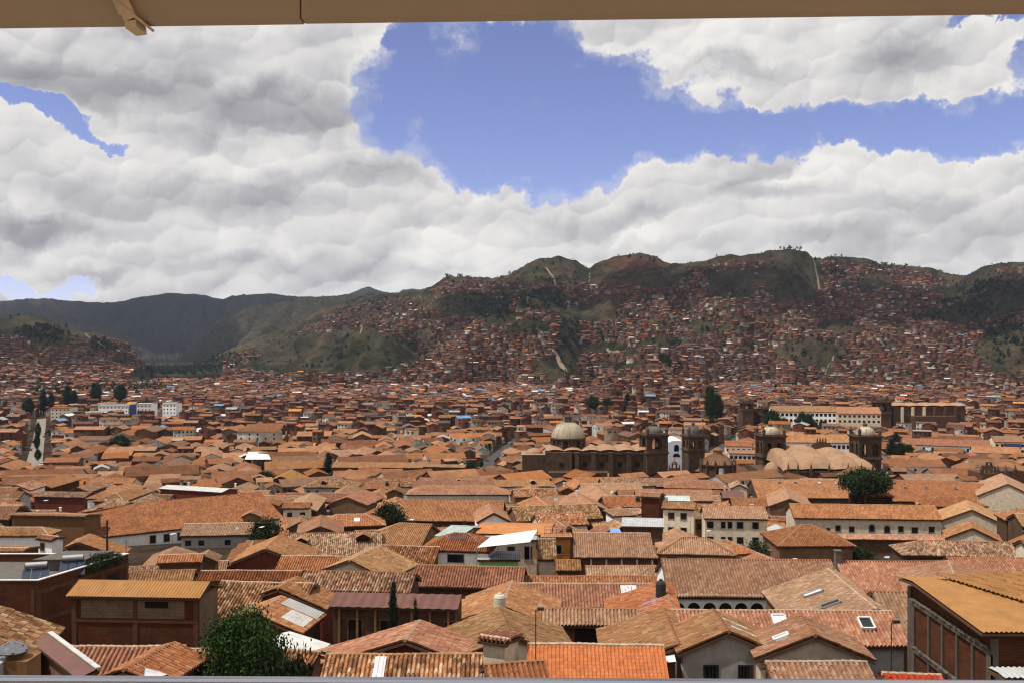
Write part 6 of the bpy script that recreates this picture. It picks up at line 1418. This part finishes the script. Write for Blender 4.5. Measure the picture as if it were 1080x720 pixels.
for a_ in ((500,95,85,62),(535,150,85,42),(620,120,95,38),(625,160,30,28),(690,128,75,32),(780,130,90,22),(880,132,100,20),(990,128,90,22),(1080,122,60,24),(432,68,26,36),(548,62,36,44),(550,22,28,16),(405,40,12,14),(50,125,58,7,-14),(40,301,40,9),(1052,283,36,6),(4,290,18,7),(1068,10,34,9),(1150,60,60,18)):
    k = ell(*a_)
    blue = k if blue is None else t.math('SMOOTH_MAX', blue, k, .25)
def cn(off, sc_, det, rough, dist=.0):
    p = t.n('ShaderNodeVectorMath', operation='ADD', ins={0: P0, 1: off}).outputs[0]
    p = t.n('ShaderNodeMapping', ins={'Vector': p, 'Scale': (1, 1.25, 1)}).outputs[0]
    return t.n('ShaderNodeTexNoise', noise_dimensions='2D', ins={'Vector': p, 'Scale': sc_, 'Detail': det, 'Roughness': rough, 'Distortion': dist}).outputs[0]
def bil(off, sc_, det=3):
    p = t.n('ShaderNodeVectorMath', operation='MULTIPLY_ADD', ins={0: wv, 1: (.035, .035, .035), 2: t.n('ShaderNodeVectorMath', operation='ADD', ins={0: P0, 1: off}).outputs[0]}).outputs[0]
    p = t.n('ShaderNodeMapping', ins={'Vector': p, 'Scale': (1, 1.3, 1)}).outputs[0]
    v = t.n('ShaderNodeTexVoronoi', voronoi_dimensions='2D', feature='SMOOTH_F1', ins={'Vector': p, 'Scale': sc_, 'Detail': det, 'Roughness': .55, 'Smoothness': .6}).outputs['Distance']
    return t.math('SUBTRACT', 1.0, v)
LO = (.012, .020, 0)   # towards the light: up and to the left is nearer the sun
b0 = bil((0, 0, .3), 8.5, 4); b1 = bil((-.010, .017, .3), 8.5, 4)
n0 = cn((0, 0, 1.7), 10, 11, .61); n1 = cn((-.006, .011, 1.7), 10, 11, .61)
big0 = cn((0, 0, 4.1), 5.5, 4, .5)
# density: cloud wherever it is not blue
dens = t.math('SUBTRACT', t.math('MULTIPLY_ADD', n0, .9, t.math('MULTIPLY_ADD', b0, .55, -.72)), t.math('MULTIPLY', blue, 1.05))
zen = t.math('ADD', t.n('ShaderNodeMapRange', ins={0: el, 1: .40, 2: .62, 3: 0.0, 4: .8}).outputs[0], t.n('ShaderNodeMapRange', ins={0: t.math('ABSOLUTE', az), 1: .75, 2: 1.2, 3: 0.0, 4: .42}).outputs[0])   # thinner overhead
dens = t.math('SUBTRACT', dens, zen)
wisp = cn((3.1, 1.7, 0), 30, 8, .65)
alpha0 = t.n('ShaderNodeMapRange', interpolation_type='SMOOTHSTEP', ins={0: dens, 1: -.02, 2: .27, 3: 0.0, 4: 1.0}).outputs[0]
veil = t.n('ShaderNodeMapRange', interpolation_type='SMOOTHSTEP', ins={0: t.math('MULTIPLY_ADD', t.math('SUBTRACT', wisp, .5), 1.1, dens), 1: -.30, 2: .25, 3: 0.0, 4: .30}).outputs[0]
alpha = t.math('MAXIMUM', alpha0, veil)
def puff(sc_, k, seed):
    "each cell is one rounded puff: its top faces the sun, its foot is in shade"
    p = t.n('ShaderNodeVectorMath', operation='MULTIPLY_ADD', ins={0: wv, 1: (k, k, 0), 2: t.n('ShaderNodeVectorMath', operation='ADD', ins={0: P0, 1: (seed, seed*.7, 0)}).outputs[0]}).outputs[0]
    p = t.n('ShaderNodeMapping', ins={'Vector': p, 'Scale': (1, 1.35, 1)}).outputs[0]
    v = t.n('ShaderNodeTexVoronoi', voronoi_dimensions='2D', feature='SMOOTH_F1', ins={'Vector': p, 'Scale': sc_, 'Smoothness': .35, 'Randomness': 1.0}).outputs['Position']
    o = t.n('ShaderNodeVectorMath', operation='SUBTRACT', ins={0: p, 1: v}).outputs[0]
    return t.math('MULTIPLY', t.n('ShaderNodeVectorMath', operation='DOT_PRODUCT', ins={0: o, 1: (-.38, .92, 0)}).outputs['Value'], sc_)
pf = t.math('MULTIPLY_ADD', puff(6.5, .07, 3.3), .20, t.math('MULTIPLY_ADD', puff(15, .045, 7.1), .19, t.math('MULTIPLY', puff(38, .03, 1.9), .14)))
rel = t.math('ADD', pf, t.math('MULTIPLY', t.math('SUBTRACT', n0, n1), .45))
PW2 = t.n('ShaderNodeSeparateXYZ', ins={0: warped(.07)})
gray = None
for a_, k_ in (((110,92,200,40),1.0),((275,112,150,36),1.0),((150,58,190,45),.55),((330,60,50,50),.45),((45,238,110,22),.95),((160,205,150,30),.5),((280,212,120,30),.9),((395,183,85,26),.8),((200,150,170,22),.35),((820,206,85,15),.7),((950,215,110,18),.45),((770,72,70,16),.75),((950,58,85,24),.8),((640,235,90,16),.35),((250,275,140,16),.5),((100,290,70,12),.5),((430,290,120,14),.45),((900,255,140,18),.5),((1020,240,90,25),.4),((700,262,120,10),.35)):
    k = t.math('MULTIPLY', t.math('MULTIPLY', t.math('MAXIMUM', ell(*a_, src=PW2), 0.0), 1.35, clamp=True), k_)
    gray = k if gray is None else t.math('MAXIMUM', gray, k)
lum = t.math('MULTIPLY_ADD', t.math('MULTIPLY', rel, t.math('MULTIPLY_ADD', gray, -.45, 1.0)), 1.0, .985)
lum = t.math('MULTIPLY_ADD', t.math('SUBTRACT', big0, .5), .22, lum)
lum = t.math('SUBTRACT', lum, t.math('MULTIPLY', gray, .41))
edge = t.math('MULTIPLY', t.math('SUBTRACT', 1.0, t.n('ShaderNodeMapRange', ins={0: dens, 1: .0, 2: .45, 3: 0.0, 4: 1.0}).outputs[0]), .16)
lum = t.math('ADD', lum, edge)
ccol = t.ramp(t.math('MULTIPLY', lum, .8), [(0.0, (.15,.148,.165)), (.24, (.225,.22,.245)), (.44, (.37,.36,.385)), (.62, (.56,.55,.565)), (.8, (.76,.74,.725)), (1.0, (.93,.90,.86))])
skyc = t.mix(1.0, sky.outputs[0], (2.0, 1.54, 1.72), 'MULTIPLY')
skyc = t.mix(t.n('ShaderNodeMapRange', ins={0: el, 1: .40, 2: .9, 3: 0.0, 4: 1.0}).outputs[0], skyc, t.mix(1.0, skyc, (.42, .45, .5), 'MULTIPLY'))
BGS = .085
cl = t.n('ShaderNodeVectorMath', operation='SCALE', ins={0: ccol, 3: 1/BGS}).outputs[0]
mixc_ = t.mix(alpha, skyc, cl)
low = t.n('ShaderNodeMapRange', ins={0: el, 1: -.05, 2: -.12, 3: 0.0, 4: 1.0}).outputs[0]   # the land below the horizon
final = t.mix(low, mixc_, (1.0, .8, .6))
t.t.links.new(final, bg.inputs['Color']); bg.inputs['Strength'].default_value = BGS
wd.cycles.sampling_method = 'MANUAL'; wd.cycles.sample_map_resolution = 512
vs = sc.view_settings; vs.view_transform = 'Standard'; vs.look = 'None'; vs.exposure = 0; vs.gamma = 1
cy = sc.cycles; cy.max_bounces = 5; cy.diffuse_bounces = 3; cy.glossy_bounces = 2; cy.transmission_bounces = 2; cy.transparent_max_bounces = 8; cy.volume_bounces = 0

cy.use_denoising = True; cy.denoiser = 'OPENIMAGEDENOISE'; cy.denoising_input_passes = 'RGB_ALBEDO_NORMAL'; cy.denoising_prefilter = 'ACCURATE'; cy.pixel_filter_type = 'BLACKMAN_HARRIS'; cy.filter_width = 1.25; cy.use_adaptive_sampling = True; cy.adaptive_threshold = .012
